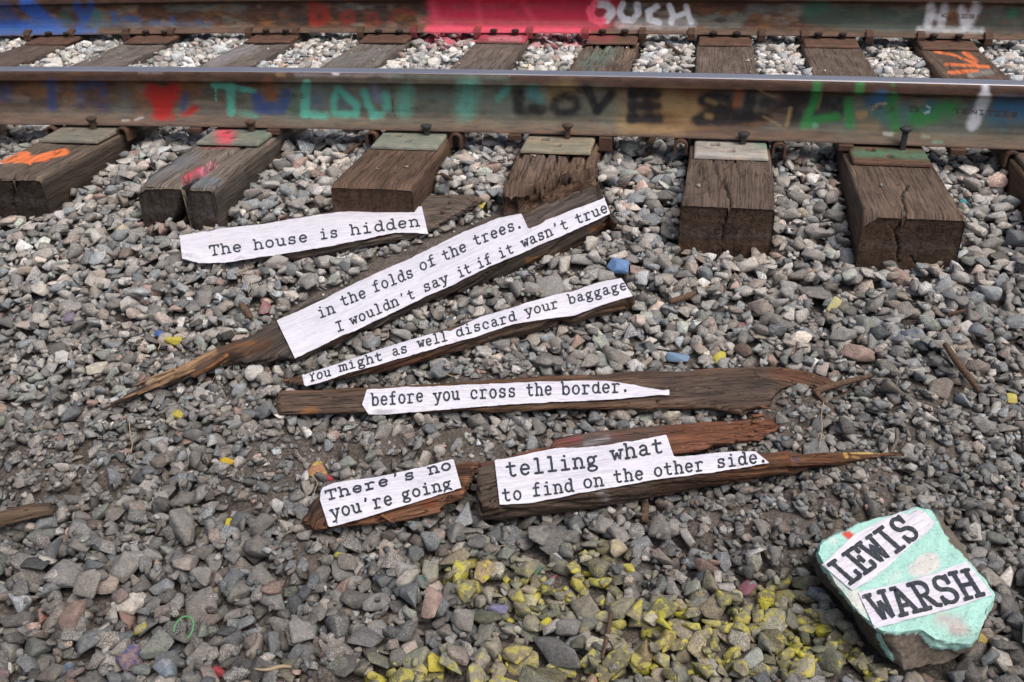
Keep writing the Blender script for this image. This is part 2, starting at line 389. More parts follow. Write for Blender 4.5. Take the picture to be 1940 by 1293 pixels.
for ti in range(9):
    xn = NEARX[ti]; ye = ENDY[ti]
    F_ = un(*FARPX[ti], .012-.004); xf, yf = float(F_[0]), float(F_[1])
    yn = YR-.176+yb(xn)
    sl = (xf-xn)/(yf-yn)
    if ENDX[ti] is not None: sl0 = (xn-ENDX[ti])/(yn-ye)
    else: sl0 = sl
    def cx(y): return np.where(y < yn, xn+sl0*(y-yn), xn+sl*(y-yn))
    Y1 = YR+GA+.45
    ys = np.concatenate([np.arange(ye, YR+.06, .0055), np.arange(YR+.06, YR+GA-.05, .014), np.linspace(YR+GA-.05, Y1, 8)])
    wd = .232 if ti != 5 else .245; hh = .178
    R = ring_rect(wd, hh, 58, 16, 4, .010 if ti != 5 else .02)
    n, m = len(ys), len(R)
    S = ys[:, None]+0*R[None, :, 0]
    P = np.stack([cx(S)+R[None, :, 0], S, R[None, :, 1]+0*S], -1)
    # worn, rounded front arris + chamfered corners
    e = np.clip(1-(S-ye)/.02, 0, 1)
    P[..., 2] -= (.010 if ti != 5 else .03)*e**2*(R[None, :, 1] > -.05)
    if ti == 7: P[..., 2] -= .03*np.clip(1-(S-ye)/.03, 0, 1)*np.clip(1-(R[None, :, 0]+wd/2)/.035, 0, 1)*(R[None, :, 1] > -.06)
    if ti == 3: P[..., 2] -= .02*np.clip(1-(S-ye)/.07, 0, 1)*np.clip(1-(R[None, :, 0]+wd/2)/.03, 0, 1)*(R[None, :, 1] > -.06)
    P[..., 2] += zc(P[..., 0])
    # end cap grid
    ncx, ncz = 60, 46
    cu, cv = np.meshgrid(np.linspace(-.5, .5, ncx), np.linspace(0, 1, ncz))
    xs_ = cu*wd; zt = -(.010 if ti != 5 else .03)*np.ones_like(cu)
    if ti == 7: zt -= .03*np.clip(1-(xs_+wd/2)/.035, 0, 1)
    if ti == 3: zt -= .02*np.clip(1-(xs_+wd/2)/.03, 0, 1)
    rr = .010 if ti != 5 else .02
    edge = np.maximum(0, np.abs(xs_)-(wd/2-rr)); zt -= rr-np.sqrt(np.maximum(rr*rr-edge**2, 0))
    Zc = zt*(1-cv)+(-hh)*cv
    Q = np.stack([cx(np.full_like(cu, ye))+xs_, np.full_like(cu, ye), Zc+zc(cx(np.full_like(cu, ye))+xs_)], -1).reshape(-1, 3)
    Pf = P.reshape(-1, 3)
    ofs = np.array([ti*3.1, 0, 0])
    # outward normals (approx)
    NR = np.zeros_like(P); NR[..., 0] = np.sign(R[None, :, 0])*(np.abs(R[None, :, 0]) > wd/2-.004); NR[..., 2] = (np.abs(R[None, :, 0]) <= wd/2-.004)*np.sign(R[None, :, 1]+hh/2)
    NRf = NR.reshape(-1, 3)
    rough = [.5, 1, 1.2, 1.1, .45, 2.6, .5, .45, .6][ti]
    q = Pf+ofs
    rel = (.0016*fbm(q, [70, 6, 70], ti, 3)+.0012*vn(q, [200, 12, 200], ti+5)+.003*vn(q, [12, 5, 12], ti+9)-.003)
    if ti == 5: rel = rel*.6-.006*np.clip(fbm(q, [90, 10, 60], 31, 2)*2.2, 0, 1)
    Pf = Pf+NRf*(rel*rough)[:, None]
    if ti == 5: Pf[:, 1] = np.maximum(Pf[:, 1], 2.30+.98*np.clip(Pf[:, 0]+.47, 0, 1)+.015*fbm(Pf*[1, 0, 1], 30, 5, 2))
    q2 = Q+ofs
    Q = Q+np.array([0, 1, 0])*(.004+.004*rough*fbm(q2, [50, 30, 25], ti+3, 3))[:, None]
    if ti == 5: Q = Q+np.array([0, 1, 0])*(.03*np.abs(fbm(q2, [30, 9, 22], 77, 2)))[:, None]
    if ti == 5: Q[:, 1] = np.maximum(Q[:, 1], 2.30+.98*np.clip(Q[:, 0]+.47, 0, 1)+.015*fbm(Q*[1, 0, 1], 30, 5, 2))
    X, Y, _ = pr(Pf); X2, Y2, _ = pr(Q)
    if ti in TIECRACK:
        fr = (Pf[:, 1] < YR) & (Pf[:, 2] > -.02)
        Pc = carve(Pf, X, Y, TIECRACK[ti], np.array([0, 0, -1.])); Pf = np.where(fr[:, None], Pc, Pf)
        Q = carve(Q, X2, Y2, TIECRACK[ti], np.array([0, .5, 0.]))
    V = np.concatenate([Pf, Q]); nP = len(Pf)
    Fc = [gridf(n, m, True)[:, ::-1], gridf(ncz, ncx, False, nP)]
    # far end closed by a simple fan
    base = np.array(TIECOL[ti])*1.5; C = np.ones((len(V), 4)); C[:, 3] = 0
    q = V+ofs; v1 = fbm(q, [14, 3, 14], ti+40, 3)[:, None]; C[:, :3] = base*(1+.35*v1)
    end = np.zeros(len(V)); end[nP:] = 1
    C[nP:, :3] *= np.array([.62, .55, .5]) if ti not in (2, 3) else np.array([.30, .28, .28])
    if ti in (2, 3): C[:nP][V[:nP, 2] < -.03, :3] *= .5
    band = np.zeros(len(V)); band[nP:] = np.exp(-((V[nP:, 2]+.085)/.012)**2)
    C[:, :3] += band[:, None]*np.array([.016, .016, .018])
    rb = end*sstep(-.09, -.15, V[:, 2])*sstep(.0, .5, fbm(q, 30, 60)+.3) if ti in (6,) else 0*end
    C[:, :3] = C[:, :3]*(1-.6*rb[:, None])+np.array([.10, .05, .02])*.6*rb[:, None]
    grey = np.clip((V[:, 1]-YR)*2, 0, 1)*(1-end)*(.55 if ti in (1, 2, 3, 4) else .12)
    C[:, :3] = C[:, :3]*(1-grey[:, None])+np.array([.165, .15, .135])*grey[:, None]
    if ti in TIEPAINT:
        Xa, Ya, _ = pr(V); mk = ((V[:, 2] > -.02) | ((ti == 3) & (V[:, 2] > -.12)) | (end > 0)*0).astype(float)
        nz = fbm(q, [120, 20, 120], 3, 2)
        mk = mk*np.clip(1.1+nz*1.4, 0, 1); C = paint(C, Xa, Ya, TIEPAINT[ti], mk, 1.35)
    UV = np.zeros((len(V), 3)); UV[:nP, 0] = V[:nP, 1]
    UV[:nP, 1] = np.tile(np.concatenate([[0], np.cumsum(np.hypot(*np.diff(R, axis=0).T))]), n)+ti*1.7
    UV[:nP, 2] = ti*3; UV[nP:, 0] = V[nP:, 0]*9+5; UV[nP:, 1] = V[nP:, 2]*.45+ti; UV[nP:, 2] = ti*3+1
    me = fmesh('railroad_tie', V, Fc, False)
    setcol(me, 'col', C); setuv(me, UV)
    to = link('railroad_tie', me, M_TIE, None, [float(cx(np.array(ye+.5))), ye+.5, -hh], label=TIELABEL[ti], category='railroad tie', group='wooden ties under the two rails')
    ties.append(to); TIEBOX.append((xn, yn, sl, sl0, ye, wd, Y1))

# ---- tie plates and spikes (parts of the ties they are nailed to)
def plate(to, xc, yfront, ylen, w, near, tilt, col, strokes, holes, prof, name='tie_plate'):
    nx, ny = 44, 52
    u, v = np.meshgrid(np.linspace(-.5, .5, nx), np.linspace(0, 1, ny))
    x = xc+u*w+tilt*(v*ylen); y = yfront+v*ylen
    z = prof(v)+zc(x)
    e = np.minimum(np.minimum(v*ylen, (1-v)*ylen), (.5-np.abs(u))*w)
    z = z-.0035*np.clip(1-e/.005, 0, 1)**2
    P = np.stack([x, y, z], -1).reshape(-1, 3)
    P[:, 2] += .0006*fbm(P, 60, 4)
    for hx, hy, hs in holes:
        inside = (np.abs(P[:, 0]-xc-hx) < hs) & (np.abs(P[:, 1]-yfront-hy) < hs*1.05)
        P[inside, 2] -= .014
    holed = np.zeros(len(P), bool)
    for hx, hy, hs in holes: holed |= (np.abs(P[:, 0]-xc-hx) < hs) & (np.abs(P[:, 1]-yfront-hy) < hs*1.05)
    # skirt
    B = P.copy(); B[:, 2] = zc(B[:, 0])+.001
    idx = np.arange(ny*nx).reshape(ny, nx)
    loop = np.concatenate([idx[0], idx[1:, -1], idx[-1, ::-1][1:], idx[::-1, 0][1:-1]])
    nl = len(loop); sk = np.arange(nl)+nx*ny
    V = np.concatenate([P, B[loop]])
    q = np.stack([loop, np.roll(loop, -1), np.roll(sk, -1), sk], 1)[:, ::-1]
    me = fmesh(name, V, [gridf(ny, nx)[:, ::-1], q])
    C = np.ones((len(V), 4)); C[:, 3] = 0; C[:, :3] = np.array(col)*(1+.25*fbm(V, [40, 20, 40], 8, 3))[:, None]
    X, Y, _ = pr(V); C = paint(C, X, Y, strokes, np.clip(.9+.9*fbm(V, 90, 12, 2), 0, 1))
    C[:len(P)][holed] = (.035, .018, .012, 0)  # recess shade of the spike holes painted in, as a dark rust colour
    setcol(me, 'col', C)
    return link(name, me, M_RUST, to)
def spike(parent, x, y, z, hgt, lean=0., mat=None, col=(.05, .04, .037)):
    bm = bmesh.new(); s = .008
    rings = [(0, s, s), (hgt-.012, s, s), (hgt-.006, s*1.5, s*1.6), (hgt, .0175, .0155), (hgt+.004, .0165, .0145), (hgt+.007, .009, .008)]
    N = 12; vs = []
    for h, a, b in rings:
        r = []
        for k in range(N):
            an = 2*math.pi*(k+.5)/N; c, sn = math.cos(an), math.sin(an)
            p = 5 if h < hgt-.008 else 2.2
            q = (abs(c)**p+abs(sn)**p)**(-1/p)
            yy = b*q*sn*1.0 - (.003 if h >= hgt-.006 else 0)
            r.append(bm.verts.new((x+a*q*c+lean*h, y+yy, z+h)))
        vs.append(r)
    for a, b in zip(vs[:-1], vs[1:]):
        for k in range(N): bm.faces.new((a[k], a[(k+1) % N], b[(k+1) % N], b[k]))
    bm.faces.new(vs[-1]); bm.faces.new(vs[0][::-1])
    me = bpy.data.meshes.new('spike'); bm.to_mesh(me); bm.free()
    V = np.array([v.co[:] for v in me.vertices]); C = np.ones((len(V), 4)); C[:, :3] = np.array(col)
    C[:, 3] = 0; setcol(me, 'col', C)
    return link('spike', me, mat or M_RUST, parent)
nearprof = lambda v: np.interp(v, [0, .1, .55, .8, 1], [.0115, .0125, .017, .0215, .0215])
farprof = lambda v: np.interp(v, [0, .1, .4, .75, 1], [.011, .012, .017, .0215, .0215])
GRN = (.20, .215, .18)
NP = [  # col, strokes, (spike dx, px height), lean
    ((.19, .18, .15), [((.16, .17, .14), .5, 20, 20, [(100, 255), (180, 255)])], 170, .030),
    ((.17, .19, .16), [(PNK, .85, 13, 16, [(428, 257)]), (PNK, .5, 20, 22, [(425, 255)]), ((.12, .19, .15), .5, 12, 12, [(480, 245), (500, 252)])], 470, .026),
    (GRN, [((.17, .21, .17), .5, 8, 8, [(720, 268), (830, 270)])], 805, .024),
    ((.26, .235, .18), [((.24, .2, .14), .5, 9, 10, [(1030, 250), (1120, 255)]), ((.15, .17, .13), .4, 8, 8, [(990, 278), (1110, 280)])], 1073, .036),
    ((.30, .29, .27), [((.12, .26, .16), .75, 12, 14, [(1440, 268), (1456, 272)]), ((.34, .33, .31), .7, 8, 10, [(1322, 262), (1380, 264)]), ((.4, .4, .38), .8, 3, 3, [(1320, 290), (1350, 291), (1455, 296)])], 1408, .026),
    ((.10, .055, .036), [((.08, .19, .12), .85, 8, 8, [(1622, 290), (1700, 292), (1762, 296)])], 1710, .055)]
for k in range(6):
    ti = k+2; xc = NEARX[ti]; yf = YR-.176+yb(xc); ylen = .35
    xn, yn, sl, sl0, ye, wd, Y1 = TIEBOX[ti]
    c, st, spx, sh = NP[k]
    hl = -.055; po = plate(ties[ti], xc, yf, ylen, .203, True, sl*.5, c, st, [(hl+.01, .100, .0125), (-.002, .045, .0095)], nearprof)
    fe = YR-.06+yb(xc)
    P0 = un(spx, [0, 0, 241, 244, 252, 260, 268, 275][ti]+4, .02); sx = float(P0[0]) if ti > 2 else float(un(170, 240, .02)[0])
    sx = float(np.clip(sx, xc-.08, xc+.085))
    spike(po, sx, fe-.007, .012+zc(sx), sh+.006, 0., M_IRON if ti in (4, 6, 7) else M_RUST, (.07, .05, .04))
for k in (0, 1, 8):
    xc = NEARX[k]; plate(ties[k], xc, YR-.176+yb(xc), .35, .203, True, 0, (.11, .09, .07), [], [], nearprof)
for ti in range(9):
    F_ = un(FARPX[ti][0], FARPX[ti][1], .011); xc, yf = float(F_[0]), float(F_[1])
    yf2 = YR+GA-.176+yb(xc)
    pk = [((.5, .06, .12), .85, 14, 16, [(905, 62), (990, 60), (1000, 74)]), ((.55, .2, .24), .8, 5, 5, [(930, 73), (985, 74)])] if ti == 4 else \
        ([((.45, .06, .1), .5, 16, 20, [(1112, 55), (1150, 62)])] if ti == 5 else [])
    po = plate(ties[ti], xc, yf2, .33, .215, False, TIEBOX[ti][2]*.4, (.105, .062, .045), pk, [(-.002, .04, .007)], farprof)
    fe = YR+GA-.06+yb(xc)
    for dx in (-.055, .042): spike(po, xc+dx+.008, fe-.006, .012+zc(xc), .022+.004*((ti*7) % 3)/2, 0, M_RUST, (.035, .028, .026))

# ---- rails
def railprof(hh):
    hb = hh-.036
    return [(-.060, .002), (-.060, .009), (-.045, .0135), (-.025, .020), (-.014, .028), (-.0085, .045), (-.0078, .07), (-.0078, .09), (-.009, .11),
            (-.013, hb-.008), (-.022, hb-.002), (-.034, hb+.0015), (-.0355, hb+.004), (-.0352, hb+.018), (-.0335, hb+.026), (-.030, hh-.0042), (-.024, hh-.0018), (-.014, hh-.0004), (0, hh),
            (.014, hh-.0004), (.024, hh-.0018), (.030, hh-.0042), (.0335, hb+.026), (.0355, hb+.004), (.034, hb), (.013, hb-.008), (.0078, .09), (.0078, .05), (.014, .028), (.045, .0135), (.060, .009), (.060, .002)]
def densify(pts, step, upto):
    o = []; kinds = []
    for i in range(len(pts)-1):
        a, b = np.array(pts[i]), np.array(pts[i+1]); L = np.linalg.norm(b-a)
        k = max(1, int(L/step)) if i < upto else 1
        for j in range(k): o.append(a+(b-a)*j/k)
    o.append(np.array(pts[-1])); return np.array(o)
BLU = (.035, .075, .22); TEAL = (.10, .42, .33); RED = (.36, .025, .022); BLK = (.018, .019, .022); TAN = (.33, .235, .11); GRE = (.04, .25, .07); WHT = (.66, .70, .76); GT = (.15, .17, .15)
NEARPAINT = [
    ((.14, .125, .11), .5, 26, 30, [(0, 205), (600, 208)]),
    ((.14, .19, .165), .7, 34, 30, [(560, 192), (950, 195)]), ((.15, .19, .16), .7, 30, 30, [(950, 200), (1180, 208)]),
    ((.12, .17, .145), .7, 30, 30, [(1600, 225), (1940, 235)]), ((.11, .085, .065), .4, 14, 16, [(1330, 245), (1940, 262)]),
    ((.17, .15, .12), .5, 8, 10, [(0, 212), (560, 220), (1180, 240)]),
    (BLU, .7, 8, 12, [(11, 172), (10, 186)]), ((.22, .10, .03), .6, 9, 10, [(66, 163), (82, 173)]), ((.2, .09, .03), .5, 6, 8, [(131, 158), (130, 196)]),
    (BLU, .85, 8, 8, [(96, 158), (99, 203)]), (BLU, .55, 7, 9, [(151, 166), (155, 198)]), (BLU, .65, 7, 9, [(160, 161), (193, 161), (198, 178)]), (BLU, .5, 7, 9, [(178, 197), (203, 205)]),
    ((.16, .05, .03), .5, 6, 8, [(115, 163), (117, 170)]), ((.13, .14, .13), .5, 14, 16, [(235, 170), (240, 200)]), ((.24, .11, .04), .5, 10, 10, [(255, 165), (275, 200)]),
    (RED, 1, 15, 7, [(286, 174), (309, 200)]), (RED, 1, 15, 7, [(331, 173), (309, 200)]), (RED, 1, 17, 6, [(309, 190), (308, 206)]), (RED, 1, 13, 5, [(296, 178), (322, 178)]), (RED, 1, 11, 5, [(308, 206), (307, 218)]), (RED, .8, 7, 7, [(293, 220), (325, 221)]),
    (BLU, .75, 5, 6, [(352, 178), (346, 206)]), (RED, .85, 5, 5, [(347, 218), (370, 206)]), (RED, .7, 6, 6, [(360, 212), (372, 203)]),
    ((.24, .12, .05), .6, 8, 8, [(345, 160), (375, 172)]),
    ((.06, .16, .13), .5, 13, 16, [(395, 170), (480, 185)]),
    (TEAL, 1, 5.5, 3, [(404, 162), (430, 164), (482, 173)]), (TEAL, 1, 2, 1.5, [(408, 166), (410, 190)]), (TEAL, .95, 8, 5, [(436, 166), (438, 212)]), (TEAL, .6, 5, 7, [(458, 214), (484, 219)]),
    ((.2, .075, .025), .8, 10, 8, [(508, 160), (516, 182)]), (BLU, .9, 12, 6, [(487, 186), (492, 205), (532, 206), (543, 182)]),
    ((.04, .14, .08), .6, 8, 8, [(557, 184), (560, 216)]), ((.07, .12, .2), .6, 16, 14, [(600, 190)]), ((.08, .12, .2), .6, 15, 12, [(655, 188)]),
    (TEAL, 1, 8.5, 4, [(580, 160), (577, 214)]), (TEAL, .9, 7, 6, [(577, 216), (617, 220)]),
    (TEAL, .95, 6.5, 5, [(640, 169), (632, 194), (634, 215), (674, 217), (676, 200), (645, 173)]),
    ((.20, .23, .36), .8, 9, 8, [(708, 170), (716, 185)]), (TEAL, .95, 7.5, 5, [(690, 175), (698, 199), (707, 220), (721, 216)]), (TEAL, .85, 8, 6, [(730, 179), (733, 204)]),
    ((.11, .36, .29), .8, 15, 10, [(770, 175), (766, 208)]), ((.12, .2, .2), .6, 14, 14, [(830, 190)]), ((.12, .38, .31), .85, 21, 16, [(888, 170), (882, 205)]), (TEAL, .9, 6, 7, [(944, 186), (962, 169)]),
    ((.028, .014, .01), .8, .9, .8, [(737, 158), (742, 180), (747, 219)]),
    ((.09, .34, .34), .8, 13, 12, [(1010, 176), (1024, 184)]), (TAN, .6, 16, 16, [(1045, 178), (1072, 168)]), (TAN, .5, 16, 16, [(1175, 190), (1185, 235)]),
    ((.2, .22, .17), .5, 14, 14, [(1130, 175)]), ((.2, .21, .17), .5, 14, 14, [(1165, 205), (1150, 225)]),
    (BLK, .95, 11, 7, [(982, 176), (983, 206)]), (BLK, .95, 9, 6, [(1008, 204), (1028, 208)]), (BLK, .7, 7, 8, [(985, 215), (1020, 212)]),
    (BLK, .95, 7.5, 6, [(1049, 205), (1053, 190), (1070, 181), (1088, 188), (1094, 203), (1084, 213), (1058, 214), (1049, 205)]),
    (BLK, .97, 8.5, 5, [(1112, 168), (1130, 208)]), (BLK, .97, 8.5, 5, [(1159, 178), (1132, 210)]),
    (TAN, .9, 26, 18, [(1268, 195), (1305, 212)]), (TAN, .7, 8, 10, [(1180, 232), (1210, 242), (1290, 246)]), ((.22, .1, .04), .6, 9, 9, [(1300, 176), (1340, 178)]),
    (BLK, .97, 9, 6, [(1198, 177), (1244, 179)]), (BLK, .97, 8.5, 6, [(1197, 202), (1246, 202)]), (BLK, .97, 9, 6, [(1195, 226), (1248, 224)]), (BLK, .95, 9, 6, [(1199, 177), (1197, 226)]), (BLK, .8, 8, 6, [(1225, 180), (1230, 222)]),
    (BLK, .95, 9, 6, [(1330, 190), (1345, 182), (1378, 186), (1384, 205), (1345, 214), (1318, 228)]), (BLK, .95, 9, 6, [(1332, 192), (1360, 206), (1400, 228), (1325, 231)]),
    (TAN, .8, 5.5, 5, [(1341, 220), (1346, 221)]), (TAN, .7, 4.5, 5, [(1340, 190), (1354, 196)]), ((.32, .10, .03), .85, 7, 7, [(1400, 178), (1396, 200)]),
    (BLK, .95, 11, 6, [(1422, 178), (1418, 224)]), (BLK, .85, 12, 8, [(1400, 215), (1450, 222)]),
    (BLK, .9, 15, 10, [(1448, 196), (1500, 208)]), (BLK, .9, 16, 10, [(1500, 184), (1596, 196)]), (BLK, .85, 14, 10, [(1505, 222), (1585, 214)]),
    (TAN, .8, 2.2, 2, [(1440, 172), (1452, 178), (1470, 184)]), (TAN, .85, 3.6, 3, [(1498, 206), (1490, 238)]), (TAN, .6, 2.5, 3, [(1448, 222), (1478, 238)]), (TAN, .6, 2.5, 3, [(1556, 178), (1548, 206)]),
    (GRE, .97, 8, 6, [(1547, 173), (1543, 192), (1526, 230)]), (GRE, .8, 7, 7, [(1548, 160)]), (GRE, .95, 8.5, 5, [(1524, 237), (1555, 226), (1584, 221)]), (GRE, .95, 9, 5, [(1607, 194), (1610, 236)]), (GRE, .9, 8.5, 6, [(1630, 160), (1628, 174)]), (GRE, .6, 5, 5, [(1692, 160)]),
    ((.04, .17, .32), .9, 12, 9, [(1652, 194), (1672, 184)]), (GRE, .95, 9, 5, [(1694, 184), (1686, 196)]), ((.07, .2, .2), .7, 18, 12, [(1668, 218), (1720, 216)]),
    (GRE, .85, 11, 9, [(1690, 205), (1696, 238)]), ((.42, .40, .28), .95, 3.5, 2.5, [(1652, 206), (1664, 198), (1677, 197)]), (TAN, .95, 7.5, 4, [(1628, 218), (1636, 217)]), ((.26, .19, .11), .7, 11, 10, [(1632, 238), (1656, 236)]),
    (GRE, .9, 17, 10, [(1738, 224), (1795, 208)]), (GRE, .6, 12, 12, [(1810, 202)]), ((.04, .17, .19), .9, 9, 6, [(1757, 208), (1764, 198)]), ((.5, .62, .66), .95, 1.6, 1.2, [(1756, 202), (1762, 205)]), ((.5, .62, .66), .95, 2, 1.4, [(1752, 214), (1760, 211)]),
    ((.04, .16, .30), .9, 22, 16, [(1900, 208), (1950, 212)]), ((.05, .15, .22), .6, 14, 14, [(1850, 205), (1900, 235)]), ((.2, .1, .06), .5, 8, 8, [(1915, 222)]),
    (WHT, 1, 11, 6, [(1866, 184), (1856, 208), (1842, 236)]), (WHT, .9, 7, 5, [(1866, 166), (1867, 176)]),
    ((.3, .32, .29), .9, 4, 2, [(1676, 254), (1690, 255)]), ((.2, .25, .2), .8, 3.5, 2, [(1748, 259), (1760, 260)]), ((.14, .26, .18), .8, 3.5, 2, [(1770, 269), (1784, 270)]), ((.13, .33, .2), .9, 6, 3, [(1545, 239)]),
    ((.45, .44, .46), .7, 2, 2, [(232, 229), (244, 228)]), ((.45, .44, .46), .7, 2, 2, [(256, 227), (270, 223)]),
    ((.30, .28, .29), .45, 3.5, 4, [(560, 143), (760, 144)]), ((.3, .28, .29), .4, 3, 4, [(265, 137), (305, 138)]), ((.3, .2, .09), .6, 5, 3, [(528, 142), (538, 142)]), ((.13, .2, .17), .5, 4, 5, [(740, 146), (960, 149)]),
    ((.5, .13, .03), .9, 2.4, 2, [(965, 141)]), ((.55, .55, .6), .9, 3, 2, [(632, 139), (640, 141)]),
]
PK2 = (.46, .03, .075); PK3 = (.70, .10, .16)
FARPAINT = [
    ((.03, .13, .50), .9, 12, 12, [(0, 52), (110, 50)]), ((.03, .12, .48), .9, 14, 10, [(50, 8), (90, 44)]), ((.03, .08, .26), .6, 16, 14, [(5, 20), (20, 40)]), ((.03, .09, .32), .9, 8, 8, [(146, 12), (160, 38), (150, 58)]), ((.03, .09, .32), .9, 7, 8, [(172, 10), (160, 45)]),
    ((.04, .10, .08), .8, 10, 10, [(122, 30), (126, 40)]), ((.05, .16, .16), .8, 9, 8, [(183, 28), (184, 42)]), ((.05, .12, .32), .85, 6, 6, [(215, 26), (218, 40)]), ((.05, .11, .28), .8, 6, 7, [(238, 34), (262, 38)]), ((.05, .10, .24), .7, 5, 6, [(288, 42), (300, 44)]),
    ((.05, .11, .28), .8, 5, 6, [(326, 36), (328, 42)]), ((.05, .11, .26), .7, 5, 6, [(378, 40)]), ((.06, .13, .32), .8, 6, 8, [(0, 60), (180, 58)]), ((.15, .2, .3), .4, 6, 8, [(60, 44), (400, 46)]),
    ((.30, .03, .022), .85, 7, 6, [(592, 10), (594, 44)]), ((.30, .03, .022), .8, 7, 7, [(600, 12), (617, 16), (614, 24), (620, 36), (604, 44)]), ((.26, .035, .03), .7, 6, 7, [(655, 22), (648, 34), (655, 44), (667, 40), (668, 26), (655, 22)]),
    ((.24, .035, .03), .65, 5, 6, [(697, 46), (698, 28), (712, 26), (715, 46)]), ((.24, .035, .03), .55, 5, 6, [(740, 46), (744, 26), (760, 22), (780, 24)]),
    (PK2, .93, 26, 16, [(835, 10), (1150, 12)]), (PK2, .93, 18, 12, [(828, 40), (1140, 40)]), (PK3, .85, 8, 8, [(812, 57), (900, 59), (1110, 60)]), (PK3, .6, 8, 12, [(820, 6), (826, 40), (850, 46)]), (PK3, .5, 5, 10, [(905, 5), (910, 44)]), (PK3, .4, 5, 9, [(990, 5), (1012, 40)]),
    ((.42, .03, .07), .5, 8, 10, [(1060, 10), (1100, 30)]), ((.45, .12, .14), .5, 6, 8, [(800, 40), (1180, 46)]),
    ((.20, .035, .04), .75, 15, 10, [(1132, 24), (1150, 24)]),
    (WHT, 1, 7.5, 5, [(1128, 8), (1148, 8), (1158, 18), (1158, 28), (1148, 38)]), ((.90, .13, .21), 1, 7.5, 4, [(1126, 9), (1117, 22), (1122, 36), (1136, 42), (1142, 39)]),
    (WHT, 1, 6.2, 4, [(1180, 8), (1173, 24), (1182, 38), (1198, 39), (1209, 26), (1207, 9)]), (WHT, 1, 6, 4, [(1244, 12), (1229, 23), (1230, 37), (1249, 43)]),
    (WHT, 1, 6, 4, [(1269, 12), (1275, 29), (1272, 43)]), (WHT, 1, 5, 4, [(1277, 33), (1296, 26)]), (WHT, 1, 5.5, 4, [(1300, 13), (1303, 27), (1309, 42)]), (WHT, .35, 10, 9, [(1175, 44), (1310, 46)]),
    ((.045, .085, .075), .8, 22, 14, [(1540, 28), (1600, 34), (1740, 38)]), ((.04, .13, .09), .7, 12, 12, [(1532, 20), (1560, 14)]), ((.10, .12, .11), .6, 10, 12, [(1600, 48), (1930, 54)]), ((.07, .1, .09), .7, 18, 14, [(1860, 30), (1940, 34)]),
    (WHT, .9, 8, 7, [(1764, 14), (1758, 48)]), (WHT, .85, 7, 7, [(1790, 14), (1783, 48)]), (WHT, .8, 6, 7, [(1762, 32), (1786, 34)]), (WHT, .9, 8, 8, [(1822, 18), (1828, 50)]), (WHT, .8, 9, 9, [(1850, 14), (1835, 44)]), (WHT, .6, 5, 8, [(1742, 56), (1860, 58)]), ((.03, .2, .1), .7, 10, 9, [(1918, 26)]),
]
def make_rail(y0, hh, step, strokes, label, ys):
    R = densify(railprof(hh), .0035, 18)
    xs = np.arange(-3.9, 3.0, step); n, m = len(xs), len(R)
    X0 = xs[:, None]+0*R[None, :, 0]
    P = np.stack([X0, y0+yb(X0)+R[None, :, 0], ZR+R[None, :, 1]+zc(X0)], -1).reshape(-1, 3)
    rr = np.tile(R, (n, 1))
    P[:, 1] += .0003*vn(P, 220, 1)*(np.abs(rr[:, 0]) < .03)
    F = gridf(n, m)[:, ::-1]
    me = fmesh('rail', P, F, True)
    C = np.ones((len(P), 4)); C[:, 3] = 0
    base = np.array((.082, .047, .032)); C[:, :3] = base
    v = fbm(P, [6, 30, 30], 2, 3)
    C[:, :3] *= (1+.3*v)[:, None]
    up = sstep(hh-.075, hh-.04, rr[:, 1])[:, None]                       # web gets darker towards the head
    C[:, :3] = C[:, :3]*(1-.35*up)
    ft = sstep(.03, .012, rr[:, 1])[:, None]; C[:, :3] = C[:, :3]*(1-ft)+np.array((.125, .085, .066))*ft
    hd = sstep(hh-.036, hh-.033, rr[:, 1])[:, None]; C[:, :3] = C[:, :3]*(1-hd)+np.array((.075, .045, .034))*hd
    X, Y, _ = pr(P); nz = fbm(P, 50, 20, 2)
    mk = (rr[:, 0] < 0)*1.
    web = mk*sstep(hh-.04, hh-.06, rr[:, 1])*sstep(.012, .03, rr[:, 1])
    for q_, (cc_, f_, th) in enumerate([((.20, .10, .045), 9, .05), ((.13, .15, .14), 7, .0), ((.06, .045, .04), 12, .12), ((.20, .18, .15), 11, .15), ((.16, .07, .03), 22, .18)]):
        a_ = web*.75*sstep(th, th+.30, fbm(P, [f_, f_*2.2, f_*2.2], 200+q_*7+int(y0*10), 3))
        C[:, :3] = C[:, :3]*(1-a_[:, None])+np.array(cc_)*a_[:, None]
    C = paint(C, X+2.*nz, Y+1.2*vn(P, 70, 44), strokes, mk*np.clip(.98+.6*fbm(P, [70, 70, 70], 70, 3), 0, 1), 1.)
    setcol(me, 'col', C)
    ids = np.arange(len(F)); seg = ids % (m-1); zz = R[seg, 1]
    mi = ((zz > hh-.0050) & (R[(seg+1) % m, 1] > hh-.0050)).astype(np.int32)
    o = link('rail', me, [M_RUST, M_POL], None, [0, y0, ZR], label=label, category='rail')
    me.polygons.foreach_set('material_index', mi); me.update()
    return o
NEARPAINT = [(c_, a_*.95, r_, s_*(1.45 if r_ > 4 else 1), p_) for c_, a_, r_, s_, p_ in NEARPAINT]
rail_n = make_rail(YR, .172, .0045, NEARPAINT, 'near steel rail with shiny top and graffiti reading LOVE & on its web', 1)
rail_f = make_rail(YR+GA, .172, .006, FARPAINT, 'far steel rail at the top edge with the word OUCH sprayed on it', 1)

